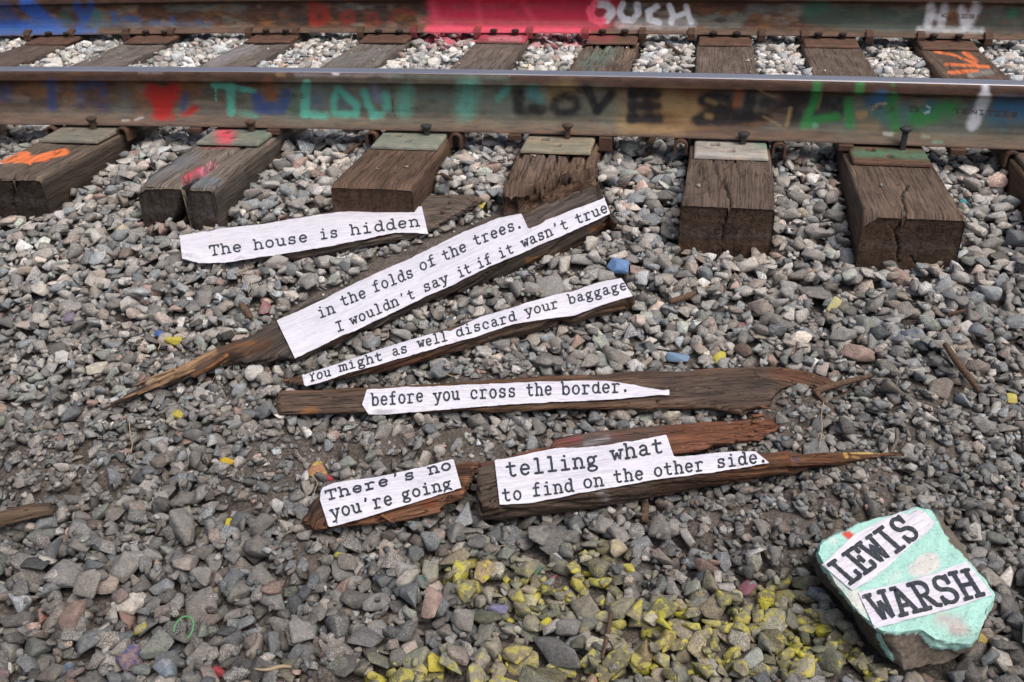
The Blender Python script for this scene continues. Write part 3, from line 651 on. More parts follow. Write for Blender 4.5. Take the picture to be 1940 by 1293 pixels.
# rail anchors (clipped on, part of the rail)
def anchor_mesh(profile, w, axis, x, y, z):
    """extrude a closed 2-D profile; axis 'x' -> profile in (y,z); axis 'y' -> profile in (x,z)"""
    n = len(profile); V = []
    for s in (-w/2, w/2):
        for a, b in profile:
            V.append((x+s, y+a, z+b) if axis == 'x' else (x+a, y+s, z+b))
    F = [(i, (i+1) % n, n+(i+1) % n, n+i) for i in range(n)]
    me = bpy.data.meshes.new('rail_anchor'); me.from_pydata(V, [], F+[tuple(range(n))[::-1], tuple(range(n, 2*n))])
    bm = bmesh.new(); bm.from_mesh(me)
    bmesh.ops.recalc_face_normals(bm, faces=bm.faces)
    bmesh.ops.bevel(bm, geom=[e for e in bm.edges if e.calc_face_angle(0) > .9], offset=.0015, segments=1, affect='EDGES'); bmesh.ops.triangulate(bm, faces=[f for f in bm.faces if len(f.verts) > 4]); bm.to_mesh(me); bm.free()
    V = np.array([v.co[:] for v in me.vertices]); C = np.ones((len(V), 4)); C[:, 3] = 0; C[:, :3] = np.array((.085, .05, .036))*(1+.3*fbm(V, 80, 3))[:, None]
    return me, V, C
def arch(w, h, t):
    o = []; i = []
    for k in range(9):
        a = math.pi*k/8; o.append((w/2*math.cos(a), -w/2+w/2*math.sin(a))); i.append(((w/2-t)*math.cos(a), -w/2+(w/2-t)*math.sin(a)))
    return [(w/2, -h)]+o+[(-w/2, -h), (-w/2+t, -h)]+i[::-1]+[(w/2-t, -h)]
for px, py, kind in [(95, 241, 1), (226, 246, 1), (379, 241, 0), (528, 243, 0), (704, 255, 1), (864, 258, 1), (982, 251, 0), (1151, 256, 2), (1290, 271, 1), (1476, 276, 1), (1598, 273, 0), (1806, 279, 0), (1918, 293, 1)]:
    P0 = un(px, py, ZR-.012); x = float(P0[0]); y = YR-.06+yb(x)
    if kind == 1: me, V, C = anchor_mesh(arch(.040, .046, .008), .05, 'y', x, y+.012, ZR+.001+zc(x))
    else: me, V, C = anchor_mesh([(-.020, -.016), (.020, -.016), (.020, .0005), (-.020, .0005)] if kind == 0 else [(-.019, -.04), (.019, -.04), (.019, .0), (-.019, .0)], .07, 'y', x, y+.02, ZR+zc(x))
    setcol(me, 'col', C); link('rail_anchor', me, M_RUST, rail_n)
hook = [(-.014, -.020), (-.002, -.022), (.10, -.022), (.10, -.010), (.0, -.010), (-.003, .000), (-.001, .012), (.012, .0165), (.022, .019), (.022, .027), (.008, .0255), (-.010, .020), (-.017, .006)]
for px in [42, 126, 231, 318, 467, 558, 682, 784, 906, 1005, 1111, 1218, 1310, 1442, 1521, 1640, 1734, 1856]:
    x = float(un(px, 62, ZR)[0]); y = YR+GA-.06+yb(x)
    me, V, C = anchor_mesh(hook, .030, 'x', x, y, ZR+.001+zc(x))
    if 880 < px < 1130 or px == 784:
        C[:, :3] = C[:, :3]*.45+np.array((.4, .05, .08))*(.55 if px != 784 else .3); C[:, 3] = .6
    setcol(me, 'col', C); link('rail_anchor', me, M_RUST, rail_f)

# ================================================================== LETTERS
def arc(cx_, cy, rx, ry, a0, a1, n=12):
    return [(cx_+rx*math.cos(math.radians(a0+(a1-a0)*k/n)), cy+ry*math.sin(math.radians(a0+(a1-a0)*k/n))) for k in range(n+1)]
def circ(cx_, cy, rx, ry): return arc(cx_, cy, rx, ry, 0, 360, 18)
GL = {
 'a': [arc(.44, .74, .24, .25, 165, 0, 8)+[(.68, .2), (.74, .04), (.92, .05)], arc(.42, .27, .26, .26, 75, 330, 12)+[(.68, .24)], [(.68, .55), (.45, .53)]],
 'b': [[(.04, 1.4), (.2, 1.4), (.2, 0)], circ(.53, .48, .32, .48)], 'c': [arc(.5, .5, .34, .49, 42, 322, 14), [(.78, .62), (.77, .86)]],
 'd': [[(.6, 1.4), (.78, 1.4), (.78, .03), (.96, .03)], circ(.46, .48, .31, .48)], 'e': [[(.18, .52), (.82, .52)]+arc(.5, .5, .33, .49, 5, 318, 16)],
 'f': [[(.42, 0), (.42, 1.1)]+arc(.64, 1.12, .22, .28, 180, 50, 7), [(.16, .9), (.74, .9)], [(.16, 0), (.72, 0)]],
 'g': [circ(.44, .62, .26, .32), arc(.5, -.18, .36, .24, 0, 360, 16), [(.30, .34), (.2, .2), (.35, .08), (.62, .06)], [(.64, .88), (.9, .96)]],
 'h': [[(.06, 1.4), (.22, 1.4), (.22, 0)], arc(.5, .6, .28, .38, 165, 0, 8)+[(.78, 0)], [(.06, 0), (.38, 0)], [(.62, 0), (.94, 0)]],
 'i': [[(.24, .94), (.5, .94), (.5, 0)], [(.2, 0), (.8, 0)], [(.49, 1.32), (.50, 1.34)]],
 'l': [[(.24, 1.4), (.5, 1.4), (.5, 0)], [(.18, 0), (.82, 0)]],
 'm': [[(.0, .94), (.13, .94), (.13, 0)], arc(.32, .7, .19, .26, 160, 0, 6)+[(.51, 0)], arc(.69, .7, .18, .26, 165, 0, 6)+[(.87, 0)], [(.0, 0), (.24, 0)], [(.42, 0), (.62, 0)], [(.78, 0), (1.0, 0)]],
 'n': [[(.06, .94), (.22, .94), (.22, 0)], arc(.5, .6, .28, .38, 165, 0, 8)+[(.78, 0)], [(.06, 0), (.38, 0)], [(.62, 0), (.94, 0)]],
 'o': [circ(.5, .49, .34, .49)],
 'r': [[(.12, .94), (.34, .94), (.34, 0)], arc(.62, .62, .28, .36, 170, 40, 8), [(.12, 0), (.66, 0)]],
 's': [arc(.5, .74, .27, .24, 25, 270, 10)[:-1]+arc(.5, .26, .29, .25, 90, -155, 10), [(.76, .72), (.77, .96)], [(.21, .02), (.21, .28)]],
 't': [[(.4, 1.3), (.4, .25)]+arc(.62, .25, .22, .24, 180, 320, 8), [(.12, .92), (.78, .92)]],
 'u': [[(.06, .94), (.22, .94), (.22, .3)]+arc(.48, .3, .26, .28, 180, 340, 8), [(.6, .94), (.76, .94), (.76, .02), (.94, .02)]],
 'w': [[(.14, .94), (.3, .0), (.5, .72), (.7, .0), (.86, .94)], [(.0, .94), (.32, .94)], [(.68, .94), (1., .94)]],
 'y': [[(.16, .94), (.5, .05)], [(.84, .94), (.42, -.34), (.16, -.36)], [(.02, .94), (.34, .94)], [(.66, .94), (.98, .94)]],
 "'": [[(.5, 1.36), (.52, 1.2), (.42, 1.02)], [(.5, 1.34), (.5, 1.22)]], '.': [[(.38, .10), (.42, .10)]],
 'T': [[(.5, 1.36), (.5, 0)], [(.08, 1.36), (.92, 1.36)], [(.08, 1.36), (.08, 1.04)], [(.92, 1.36), (.92, 1.04)], [(.28, 0), (.72, 0)]],
 'I': [[(.5, 1.36), (.5, 0)], [(.2, 1.36), (.8, 1.36)], [(.2, 0), (.8, 0)]],
 'Y': [[(.14, 1.36), (.5, .66), (.86, 1.36)], [(.5, .66), (.5, 0)], [(.0, 1.36), (.32, 1.36)], [(.68, 1.36), (1., 1.36)], [(.28, 0), (.72, 0)]],
 'L': [[(.32, 1.36), (.32, 0)], [(.08, 1.36), (.58, 1.36)], [(.08, 0), (.9, 0), (.9, .36)]],
 'E': [[(.26, 1.36), (.26, 0)], [(.06, 1.36), (.86, 1.36), (.86, 1.04)], [(.06, 0), (.9, 0), (.9, .34)], [(.26, .7), (.62, .7)], [(.62, .54), (.62, .86)]],
 'W': [[(.10, 1.36), (.28, 0), (.5, .98), (.72, 0), (.90, 1.36)], [(-.04, 1.36), (.28, 1.36)], [(.72, 1.36), (1.04, 1.36)]],
 'S': [arc(.5, 1.02, .33, .34, 20, 262, 10)[:-1]+arc(.5, .35, .36, .35, 90, -160, 10), [(.82, .98), (.84, 1.36)], [(.15, .0), (.15, .36)]],
 'A': [[(.12, 0), (.48, 1.36), (.88, 0)], [(.26, .46), (.74, .46)], [(-.04, 0), (.32, 0)], [(.66, 0), (1.04, 0)], [(.28, 1.36), (.5, 1.36)]],
 'R': [[(.24, 1.36), (.24, 0)], [(.06, 1.36), (.5, 1.36)]+arc(.5, 1.02, .32, .34, 90, -90, 9)+[(.24, .68)], [(.5, .68), (.8, .05), (.98, 0)], [(.04, 0), (.44, 0)]],
 'H': [[(.2, 1.36), (.2, 0)], [(.8, 1.36), (.8, 0)], [(.2, .68), (.8, .68)], [(.02, 1.36), (.38, 1.36)], [(.62, 1.36), (.98, 1.36)], [(.02, 0), (.38, 0)], [(.62, 0), (.98, 0)]],
 'C': [arc(.5, .68, .38, .68, 40, 320, 12)], 'O': [circ(.5, .68, .38, .68)], 'M': [[(.1, 0), (.1, 1.36), (.5, .6), (.9, 1.36), (.9, 0)]],
 'B': [[(.2, 0), (.2, 1.36), (.6, 1.36), (.76, 1.02), (.6, .7), (.2, .7)], [(.6, .7), (.82, .36), (.62, 0), (.2, 0)]], 'V': [[(.1, 1.36), (.5, 0), (.9, 1.36)]],
 'K': [[(.2, 0), (.2, 1.36)], [(.85, 1.36), (.2, .6), (.85, 0)]], 'N': [[(.15, 0), (.15, 1.36), (.85, 0), (.85, 1.36)]], 'P': [[(.2, 0), (.2, 1.36), (.7, 1.3), (.75, .85), (.2, .7)]],
}
def text_strokes(text, p0, p1, up, sw):
    """text between baseline points p0..p1 (px); up = px vector of one x-height; sw = half stroke px. returns list of (polyline, half width)"""
    n = len(text); ax = ((p1[0]-p0[0])/n, (p1[1]-p0[1])/n); o = []
    for i, ch in enumerate(text):
        if ch == ' ': continue
        for pl in GL[ch]:
            jit = (random.uniform(-.02, .02), random.uniform(-.02, .02))
            q = [(p0[0]+ax[0]*(i+.04+.92*x)+up[0]*(y+jit[1]), p0[1]+ax[1]*(i+.04+.92*x)+up[1]*(y+jit[1])) for x, y in pl]
            dot = (ch == '.' or (ch == 'i' and pl[0][1] > 1.2))
            o.append((q, sw*(1.75 if ch == '.' else 1.3 if dot else 1.), dot))
    return o
def ribbons(strokes, mapf, wob=.12):
    """turn px polylines into a thin raised-ink mesh: mapf(px array, py array, lift) -> world"""
    V = []; F = []; lift = []
    rs = np.random.default_rng(5)
    for k, (q, hw, dot) in enumerate(strokes):
        q = np.array(q, float)
        # resample
        seg = np.hypot(*np.diff(q, axis=0).T); L = seg.sum()
        n = max(2, int(L/max(1.6, hw*.9))+1); t = np.concatenate([[0], np.cumsum(seg)]); tt = np.linspace(0, L, n)
        r = np.stack([np.interp(tt, t, q[:, 0]), np.interp(tt, t, q[:, 1])], 1)
        d = np.gradient(r, axis=0); d /= np.maximum(np.hypot(d[:, 0], d[:, 1])[:, None], 1e-6); nn = np.stack([-d[:, 1], d[:, 0]], 1)
        w = hw*(1+wob*rs.uniform(-1, 1, n))
        pts = [r[0]-d[0]*w[0]*.95]
        A = r+nn*w[:, None]; B = r-nn*w[:, None]
        c0 = [r[0]-d[0]*w[0]*.7+nn[0]*w[0]*.7, r[0]-d[0]*w[0]*.7-nn[0]*w[0]*.7]
        c1 = [r[-1]+d[-1]*w[-1]*.7+nn[-1]*w[-1]*.7, r[-1]+d[-1]*w[-1]*.7-nn[-1]*w[-1]*.7]
        A = np.vstack([c0[0], A, c1[0]]); B = np.vstack([c0[1], B, c1[1]])
        b = len(V); m = len(A)
        for i in range(m): V.append(A[i]); V.append(B[i]); lift += [k, k]
        for i in range(m-1): F.append((b+2*i, b+2*i+1, b+2*i+3, b+2*i+2))
    V = np.array(V); lift = (np.array(lift) % 7)*.00004
    return mapf(V[:, 0], V[:, 1], lift), np.array(F)

# ================================================================== WOOD PIECES WITH PAPER
CAPS = []            # (polygon in world xy, z of underside)
def loft(axis0, axis1, back, front, bottom, nst=220, hmin=.006, zoff=0., round_end=.015, lift=None):
    """px outlines -> world stations. returns BK, FR, BO arrays (nst,3)"""
    a0, a1 = np.array(axis0, float), np.array(axis1, float); L = np.linalg.norm(a1-a0); d = (a1-a0)/L; pn_ = np.array([-d[1], d[0]])
    def f(poly):
        p = np.array(poly, float)-a0; s = p@d; o = p@pn_; k = np.argsort(s, kind='stable'); return s[k], o[k]
    t = np.linspace(0, 1, nst)*L
    res = []
    for poly in (back, front, bottom):
        s, o = f(poly); res.append(a0+t[:, None]*d+np.interp(t, s, o)[:, None]*pn_)
    bk, fr, bo = res
    gp = np.maximum(np.hypot(*(bo-fr).T), .5)
    P = un(fr[:, 0], fr[:, 1], -.2)
    for it in range(4):
        zg = G(P[:, 0], P[:, 1])+zoff
        _, _, dep = pr(P); sd_ = math.cos(math.asin(min(.95, .55)))
        el = (HC-P[:, 2])/np.linalg.norm(P-CP, axis=1); h = gp/(FPX/dep)/np.sqrt(1-el**2)
        h = np.maximum(h, hmin); k = 9; h = np.convolve(np.pad(h, k, mode='edge'), np.ones(2*k+1)/(2*k+1), 'valid')
        zt = zg+h if lift is None else zg+h+np.interp(np.linspace(0, 1, nst), *lift)
        P = un(fr[:, 0], fr[:, 1], zt)
    ztop = zt; kk = 15; ztop = np.convolve(np.pad(ztop, kk, mode='edge'), np.ones(2*kk+1)/(2*kk+1), 'valid')
    BK = un(bk[:, 0], bk[:, 1], ztop); FR = un(fr[:, 0], fr[:, 1], ztop); BO = FR.copy(); BO[:, 2] = ztop-h
    return BK, FR, BO, h, ztop
def wood(name, axis0, axis1, back, front, bottom, col, strokes, relief=1., nst=260, seed=0, mat=None, crown=.004, zoff=0., jag=(0, 0), lift=None, cracks=(), **kw):
    BK, FR, BO, h, zt = loft(axis0, axis1, back, front, bottom, nst, zoff=zoff, lift=lift)
    nst = len(BK)
    W = np.linalg.norm(FR-BK, axis=1)
    nt_, nf = 44, 12
    S = []
    u = np.linspace(0, 1, nt_)
    er = np.minimum(.006, h*.35)
    ring = []; vpos = []
    for a in u:
        base = BK*(1-a)+FR*a; e = min(a, 1-a)
        dz = crown*np.minimum(W/.06, 1)*(1-(2*a-1)**2)-crown*.5
        edge = np.clip(1-(e*W)/er, 0, 1)**2*er*.9
        q = base.copy(); q[:, 2] += dz-edge; ring.append(q); vpos.append(a*W)
    for b in np.linspace(0, 1, nf)[1:]:
        q = FR.copy(); q[:, 2] = FR[:, 2]-er*.9*1-(h-er*.9)*b-crown*.5
        dirb = (FR-BK)/np.maximum(W[:, None], 1e-4)
        q += dirb*(.25*er*math.sin(math.pi*b)-.25*h*b**2*1.)[:, None]
        ring.append(q); vpos.append(W+h*b)
    for b in np.linspace(0, 1, 5)[1:-1]:
        q = FR*(1-b)+BK*b; q[:, 2] = FR[:, 2]-h-crown*.5; dirb = (FR-BK)/np.maximum(W[:, None], 1e-4)
        ring.append(q-dirb*(.25*h*(1-b))[:, None]); vpos.append(W+h+b*W)
    for b in np.linspace(0, 1, 6)[:-1]:
        q = BK.copy(); q[:, 2] = BK[:, 2]-er*.9-(h-er*.9)*(1-b)-crown*.5; ring.append(q); vpos.append(2*W+h+h*b)
    P = np.stack(ring, 1); m = P.shape[1]
    smooth_ring = P.copy()
    # end shaping
    ax = (P[-1].mean(0)-P[0].mean(0)); Ltot = np.linalg.norm(ax); ax /= Ltot
    s = np.linspace(0, Ltot, nst)
    bvh = BVHTree.FromPolygons([Vector(v) for v in smooth_ring.reshape(-1, 3)], [tuple(f) for f in gridf(nst, m, True).tolist()])
    # normals
    T = np.gradient(P, axis=0); Rr = np.roll(P, -1, 1)-np.roll(P, 1, 1); N = np.cross(Rr, T); N /= np.maximum(np.linalg.norm(N, axis=2, keepdims=True), 1e-9)
    cen = P.mean(1, keepdims=True)
    if ((N*(P-cen)).sum(2)).mean() < 0: N = -N
    V = np.array(vpos).T
    along = np.repeat(s[:, None], m, 1)
    GC = np.stack([along, V, np.full_like(V, seed*2.3)], -1)
    r = fbm(GC, [9, 130, 1], seed, 3); r2 = fbm(GC, [22, 45, 1], seed+9, 3); r3 = np.abs(vn(GC+.1*0, [4, 42, 1], seed+4)); r3 = np.clip(1-r3*7, 0, 1)
    disp = relief*(-.0010+.0011*np.minimum(r, .3)+.0014*np.minimum(r2, .2)-.0028*r3)
    front_side = (V > W[:, None]) & (V < W[:, None]+h[:, None]*1.02)
    disp = np.where(front_side, disp*1.9, disp)
    P = P+N*disp[..., None]
    if len(cracks):
        Xc, Yc, _ = pr(P)
        for dep, hw, pts in cracks:
            d = sdist((Xc+1.0*vn(P, 45, 5)).ravel(), (Yc+.8*vn(P, 45, 6)).ravel(), pts).reshape(Xc.shape)
            P = P-np.array([0, 0, 1.])*(dep*np.clip((hw-d)/(hw*.6), 0, 1))[..., None]
    # ragged ends
    for end, amt in ((0, jag[0]), (1, jag[1])):
        if amt <= 0: continue
        w = np.clip(1-(s if end == 0 else Ltot-s)/(amt*1.6), 0, 1)[:, None]
        nz = vn(np.stack([V*1., V*0, V*0], -1), [95, 1, 1], seed+20)*.7+vn(np.stack([V, V*0, V*0], -1), [260, 1, 1], seed+21)*.5
        P = P+(ax*(-1 if end == 0 else 1))[None, None]*((w**1.5)*amt*nz)[..., None]
    # caps : pull a few closing rings towards the centre
    capr = []
    for end in (0, -1):
        c = P[end].mean(0); o = -ax if end == 0 else ax
        rs_ = []
        for k, (f, g_) in enumerate([(.86, .25), (.55, .6), (.2, .8), (0.02, .85)]):
            q = c+(P[end]-c)*f+o*min(.008, W[end]*.25)*g_*(.4+.8*vn(P[end]*1., 140, 3)[:, None])
            rs_.append(q)
        capr.append(rs_)
    full = np.concatenate([np.array(capr[0][::-1]), P, np.array(capr[1])], 0)
    gfull = np.concatenate([np.repeat(GC[:1], 4, 0), GC, np.repeat(GC[-1:], 4, 0)], 0).copy()
    gfull[:4, :, 0] = gfull[4, :, 0][None]; vv = full.reshape(-1, 3)
    me = fmesh(name, vv, gridf(len(full), m, True), True)
    bm = bmesh.new(); bm.from_mesh(me); bmesh.ops.recalc_face_normals(bm, faces=bm.faces); bm.to_mesh(me); bm.free()
    C = np.ones((len(vv), 4)); C[:, 3] = 0
    g3 = gfull.reshape(-1, 3)
    C[:, :3] = np.array(col)*1.3*(1+.4*fbm(g3, [7, 16, 1], seed+50, 3))[:, None]
    X, Y, _ = pr(vv); wob = 3.*fbm(vv, 40, seed+2, 2)
    C = paint(C, X+wob, Y+.6*wob, strokes, np.clip(.85+.6*fbm(g3, [20, 120, 1], seed+33, 2), 0, 1))
    C[:, 3] = np.where(C[:, 3] > .9, .6, C[:, 3]*.35)
    setcol(me, 'col', C); setuv(me, g3)
    o = link(name, me, mat or M_WOOD, None, **kw)
    poly = np.concatenate([BK[:, :2], FR[::-1, :2]])
    CAPS.append((BK, FR, zt-h))
    return o, bvh, (BK, FR, zt)
def raycast(bvh, px, py, offs, fallback_z):
    px = np.asarray(px, float).ravel(); py = np.asarray(py, float).ravel()
    D = CF*FPX+(px[:, None]-PW/2)*CR+(PH/2-py[:, None])*CU; D /= np.linalg.norm(D, axis=1)[:, None]
    out = np.full((len(px), 3), np.nan); cv = Vector(CP)
    for i in range(len(px)):
        h = bvh.ray_cast(cv, Vector(D[i]))
        if h[0] is not None:
            n = h[1] if h[1].dot(Vector(D[i])) < 0 else -h[1]
            out[i] = h[0]+n*offs
    return out
def paper(wood_o, bvh, pairs, tint=(1, 1, 1), M_=14, step=5., seed=0, lift=.0022, curl=None, name='paper_strip'):
    """pairs: (top x, top y, bottom x, bottom y) px along the strip"""
    A = np.array(pairs, float); s = np.concatenate([[0], np.cumsum(np.hypot(*(np.diff((A[:, :2]+A[:, 2:])/2, axis=0)).T))])
    n = int(s[-1]/step)+2; tt = np.linspace(0, s[-1], n); Q = np.stack([np.interp(tt, s, A[:, k]) for k in range(4)], 1)
    rs = np.random.default_rng(seed+3)
    jit = np.convolve(rs.normal(0, .8, n+6), np.ones(5)/5, 'same')[3:-3]; jit2 = np.convolve(rs.normal(0, .8, n+6), np.ones(5)/5, 'same')[3:-3]
    Q[:, 1] += jit; Q[:, 3] += jit2
    v = np.linspace(0, 1, M_)
    PX = Q[:, None, 0]*(1-v)+Q[:, None, 2]*v; PY = Q[:, None, 1]*(1-v)+Q[:, None, 3]*v
    P = raycast(bvh, PX, PY, lift, 0).reshape(n, M_, 3)
    Z = P[..., 2]; bad = np.isnan(Z)
    # fill misses from the nearest hit in the column, then in the row
    for _ in range(60):
        if not bad.any(): break
        Zp = np.pad(Z, 1, constant_values=np.nan)
        nb = np.nanmean(np.stack([Zp[:-2, 1:-1], Zp[2:, 1:-1], Zp[1:-1, :-2], Zp[1:-1, 2:]]), 0) if True else None
        Z = np.where(bad & ~np.isnan(nb), nb, Z); bad = np.isnan(Z)
    # light smoothing of the sheet over the wood (paper bridges small hollows)
    for _ in range(5):
        Zp = np.pad(Z, 1, mode='edge'); Z2 = (Zp[:-2, 1:-1]+Zp[2:, 1:-1]+Zp[1:-1, :-2]+Zp[1:-1, 2:])/4; Z = np.maximum(Z, Z2*.5+Z*.5) if False else Z*.5+Z2*.5
    Z = Z+.0008
    P = un(PX.ravel(), PY.ravel(), Z.ravel()).reshape(n, M_, 3)
    wr = .0011*fbm(P, [45, 45, 45], seed, 2)+.0009*np.clip(1-6*np.abs(vn(P, [30, 70, 30], seed+1)), 0, 1)
    P[..., 2] += wr
    V = P.reshape(-1, 3); me = fmesh(name, V, gridf(n, M_), True)
    bm = bmesh.new(); bm.from_mesh(me)
    bmesh.ops.recalc_face_normals(bm, faces=bm.faces)
    if sum(f.normal.z for f in bm.faces) < 0: bmesh.ops.reverse_faces(bm, faces=bm.faces)
    bm.to_mesh(me); bm.free()
    C = np.ones((len(V), 4)); C[:, :3] = np.array(tint)[None]*(1+.02*fbm(V, 30, 2))[:, None]; setcol(me, 'col', C)
    d = (P[-1, M_//2]-P[0, M_//2]); d[2] = 0; d /= np.linalg.norm(d); e = np.array([-d[1], d[0], 0])
    setuv(me, np.stack([V@d, V@e, np.full(len(V), seed*1.7)], 1))
    b2 = BVHTree.FromPolygons([Vector(x) for x in V], [tuple(f) for f in gridf(n, M_).tolist()])
    po = link(name, me, M_PAPER, wood_o)
    return po, b2
def lettering(po, b2, lines, seed=0):
    if len(lines) > 1:
        for l in lines: lettering(po, b2, [l])
        return
    st = []
    for text, p0, p1, up, sw in lines: st += text_strokes(text, p0, p1, up, sw)
    miss = {}
    def mp(px, py, lift):
        P = raycast(b2, px, py, .0005, 0)
        bad = np.isnan(P[:, 0]); miss['m'] = bad
        if bad.any():
            good = np.where(~bad)[0]
            for i in np.where(bad)[0]:
                j = good[np.argmin((px[good]-px[i])**2+(py[good]-py[i])**2)]; P[i] = un(px[i], py[i], P[j, 2])
        P[:, 2] += lift; return P
    V, F = ribbons(st, mp)
    F = F[~miss['m'][F].any(1)]
    me = fmesh('lettering', V, F); bm = bmesh.new(); bm.from_mesh(me)
    for f in bm.faces:
        if f.normal.z < 0: f.normal_flip()
    bm.to_mesh(me); bm.free()
    return link('lettering', me, M_INK, po)
exec_parts = None

# 1 --- The house is hidden
w1, b1, _w1 = wood('weathered_board', (370, 470), (910, 376),
    [(370, 452), (440, 432), (530, 413), (560, 408), (640, 392), (720, 379), (800, 369), (860, 365), (895, 367), (910, 375)],
    [(370, 482), (450, 488), (560, 478), (640, 461), (720, 452), (812, 432), (857, 404), (892, 388), (910, 379)],
    [(370, 490), (450, 498), (560, 493), (620, 486), (720, 468), (790, 452), (857, 420), (892, 402), (910, 390)],
    (.115, .092, .075), [((.16, .10, .06), .5, 9, 10, [(870, 378), (905, 378)]), ((.13, .115, .10), .5, 14, 14, [(820, 388), (880, 378)]), ((.04, .03, .025), .5, 5, 6, [(500, 490), (700, 468)])], 1.8, seed=1, jag=(0, .03),
    label='thin grey splintery board behind the rest, its paper reading The house is hidden', category='board', group='wood pieces laid out with lines of a poem')
p1, c1 = paper(w1, b1, [(340, 447, 345, 490), (380, 440, 378, 499), (430, 432, 422, 498), (480, 427, 475, 490), (520, 421, 515, 485), (600, 408, 602, 471), (660, 399, 664, 459), (740, 392, 750, 441), (799, 391, 811, 443)], seed=1)
lettering(p1, c1, [('The', (397, 485), (461, 476), (-1.9, -13.2), 1.6), ('house', (480, 474), (586, 457.5), (-1.9, -13.2), 1.6), ('is', (605, 454), (643, 449), (-1.9, -13.2), 1.6), ('hidden', (663, 446), (797, 428), (-1.9, -13.2), 1.6)])
# 2 --- in the folds of the trees / I wouldn't say it if it wasn't true
w2, b2, _w2 = wood('split_beam', (192, 774), (1164, 418),
    [(192, 770), (252, 737), (291, 714), (353, 682), (403, 657), (452, 638), (489, 620), (524, 604), (574, 573), (653, 541), (713, 507), (780, 480), (877, 432), (943, 399), (1010, 370), (1061, 346), (1112, 328), (1122, 336), (1137, 360), (1160, 408)],
    [(192, 772), (225, 766), (267, 744), (318, 724), (358, 709), (366, 712), (430, 681), (460, 684), (526, 670), (559, 677), (599, 659), (651, 633), (718, 605), (780, 573), (844, 545), (908, 514), (974, 486), (1068, 445), (1155, 406), (1162, 416)],
    [(192, 776), (225, 773), (267, 752), (318, 733), (362, 720), (430, 692), (460, 700), (526, 688), (570, 686), (599, 672), (648, 652), (676, 641), (733, 621), (780, 594), (813, 581), (882, 558), (943, 536), (984, 520), (1033, 500), (1061, 490), (1104, 474), (1150, 456), (1166, 438)],
    (.058, .045, .038),
    [((.44, .28, .155), 1, 13, 6, [(288, 722), (398, 668)]), ((.14, .08, .045), .9, 1.3, 1.5, [(290, 728), (375, 690)]), ((.16, .09, .05), .8, 1.2, 1.5, [(320, 705), (385, 672)]), ((.40, .25, .13), .8, 6, 5, [(330, 712), (360, 698)]), ((.07, .045, .03), .9, 3, 4, [(220, 762), (292, 726), (360, 700)]), ((.045, .03, .025), .9, 9, 8, [(210, 765), (270, 736)]),
     ((.09, .05, .033), .85, 14, 10, [(375, 700), (410, 680), (440, 655)]), ((.10, .05, .025), .8, 14, 12, [(440, 668), (500, 655)]), ((.015, .011, .01), .9, 9, 8, [(440, 676), (455, 680)]), ((.2, .09, .03), .7, 4, 4, [(448, 655), (480, 650)]), ((.2, .1, .04), .8, 3, 3, [(365, 712), (425, 684)]),
     ((.22, .09, .03), .9, 5, 5, [(1118, 436), (1160, 424)]), ((.24, .12, .05), .9, 5, 4, [(1000, 494), (1030, 489)]), ((.14, .07, .035), .6, 6, 7, [(1020, 492), (1150, 448)]), ((.09, .045, .025), .6, 7, 8, [(620, 655), (680, 632)]),
     ((.3, .18, .05), .9, 3, 2, [(1014, 391)]), ((.3, .17, .05), .9, 2, 2, [(1008, 399)]), ((.12, .15, .2), .7, 4, 4, [(964, 397)]), ((.2, .24, .28), .8, 2, 2, [(1110, 328), (1122, 336)]), ((.10, .085, .075), .5, 22, 22, [(1010, 398), (1120, 362)])],
    2.2, 420, seed=2, jag=(.03, .012), crown=.006,
    cracks=[(.008, 2.2, [(900, 415), (1000, 393), (1100, 362)]), (.007, 2, [(960, 420), (1060, 382), (1135, 360)]), (.006, 2, [(250, 752), (330, 712), (400, 680)])],
    label='longest dark beam, tapering to a bare splinter at left, with two lines of text about the trees', category='beam', group='wood pieces laid out with lines of a poem')
p2, c2 = paper(w2, b2, [(524, 607, 559, 679), (574, 586, 600, 660), (613, 568, 640, 640), (655, 546, 684, 622), (713, 518, 745, 592), (780, 488, 808, 562), (830, 464, 862, 538), (877, 441, 908, 514), (943, 414, 965, 490), (988, 405, 1003, 474), (1001, 434, 1010, 470), (1028, 424, 1040, 457), (1032, 418, 1046, 455), (1100, 393, 1108, 428), (1145, 375, 1156, 405)], M_=18, seed=2, lift=.0025)
lettering(p2, c2, [('in', (604, 604), (637, 591.5), (-4.4, -13.5), 1.55), ('the', (647, 582), (697, 562.5), (-4.4, -13.5), 1.55), ('folds', (708, 555), (786, 524), (-4.6, -13.5), 1.55), ('of', (796, 515), (829, 500), (-4.6, -13.5), 1.55), ('the', (840, 496), (887, 474), (-4.6, -13.3), 1.55), ('trees.', (899, 467), (994, 429), (-4.4, -13.3), 1.55),
    ('I', (637, 630), (655, 624), (-3.8, -12.2), 1.6), ("wouldn't", (665, 618), (789, 564), (-4.2, -12.6), 1.55), ('say', (803, 555), (852, 534), (-4.2, -12.6), 1.55), ('it', (869, 527), (895, 516), (-4.4, -12.6), 1.55), ('if', (906, 510), (934, 497), (-4.4, -12.6), 1.55), ('it', (946, 491), (976, 478), (-4.4, -12.6), 1.55), ("wasn't", (990, 471), (1079, 432), (-4.4, -12.6), 1.55), ('true', (1092, 426), (1154, 401), (-4.2, -12.6), 1.55)])
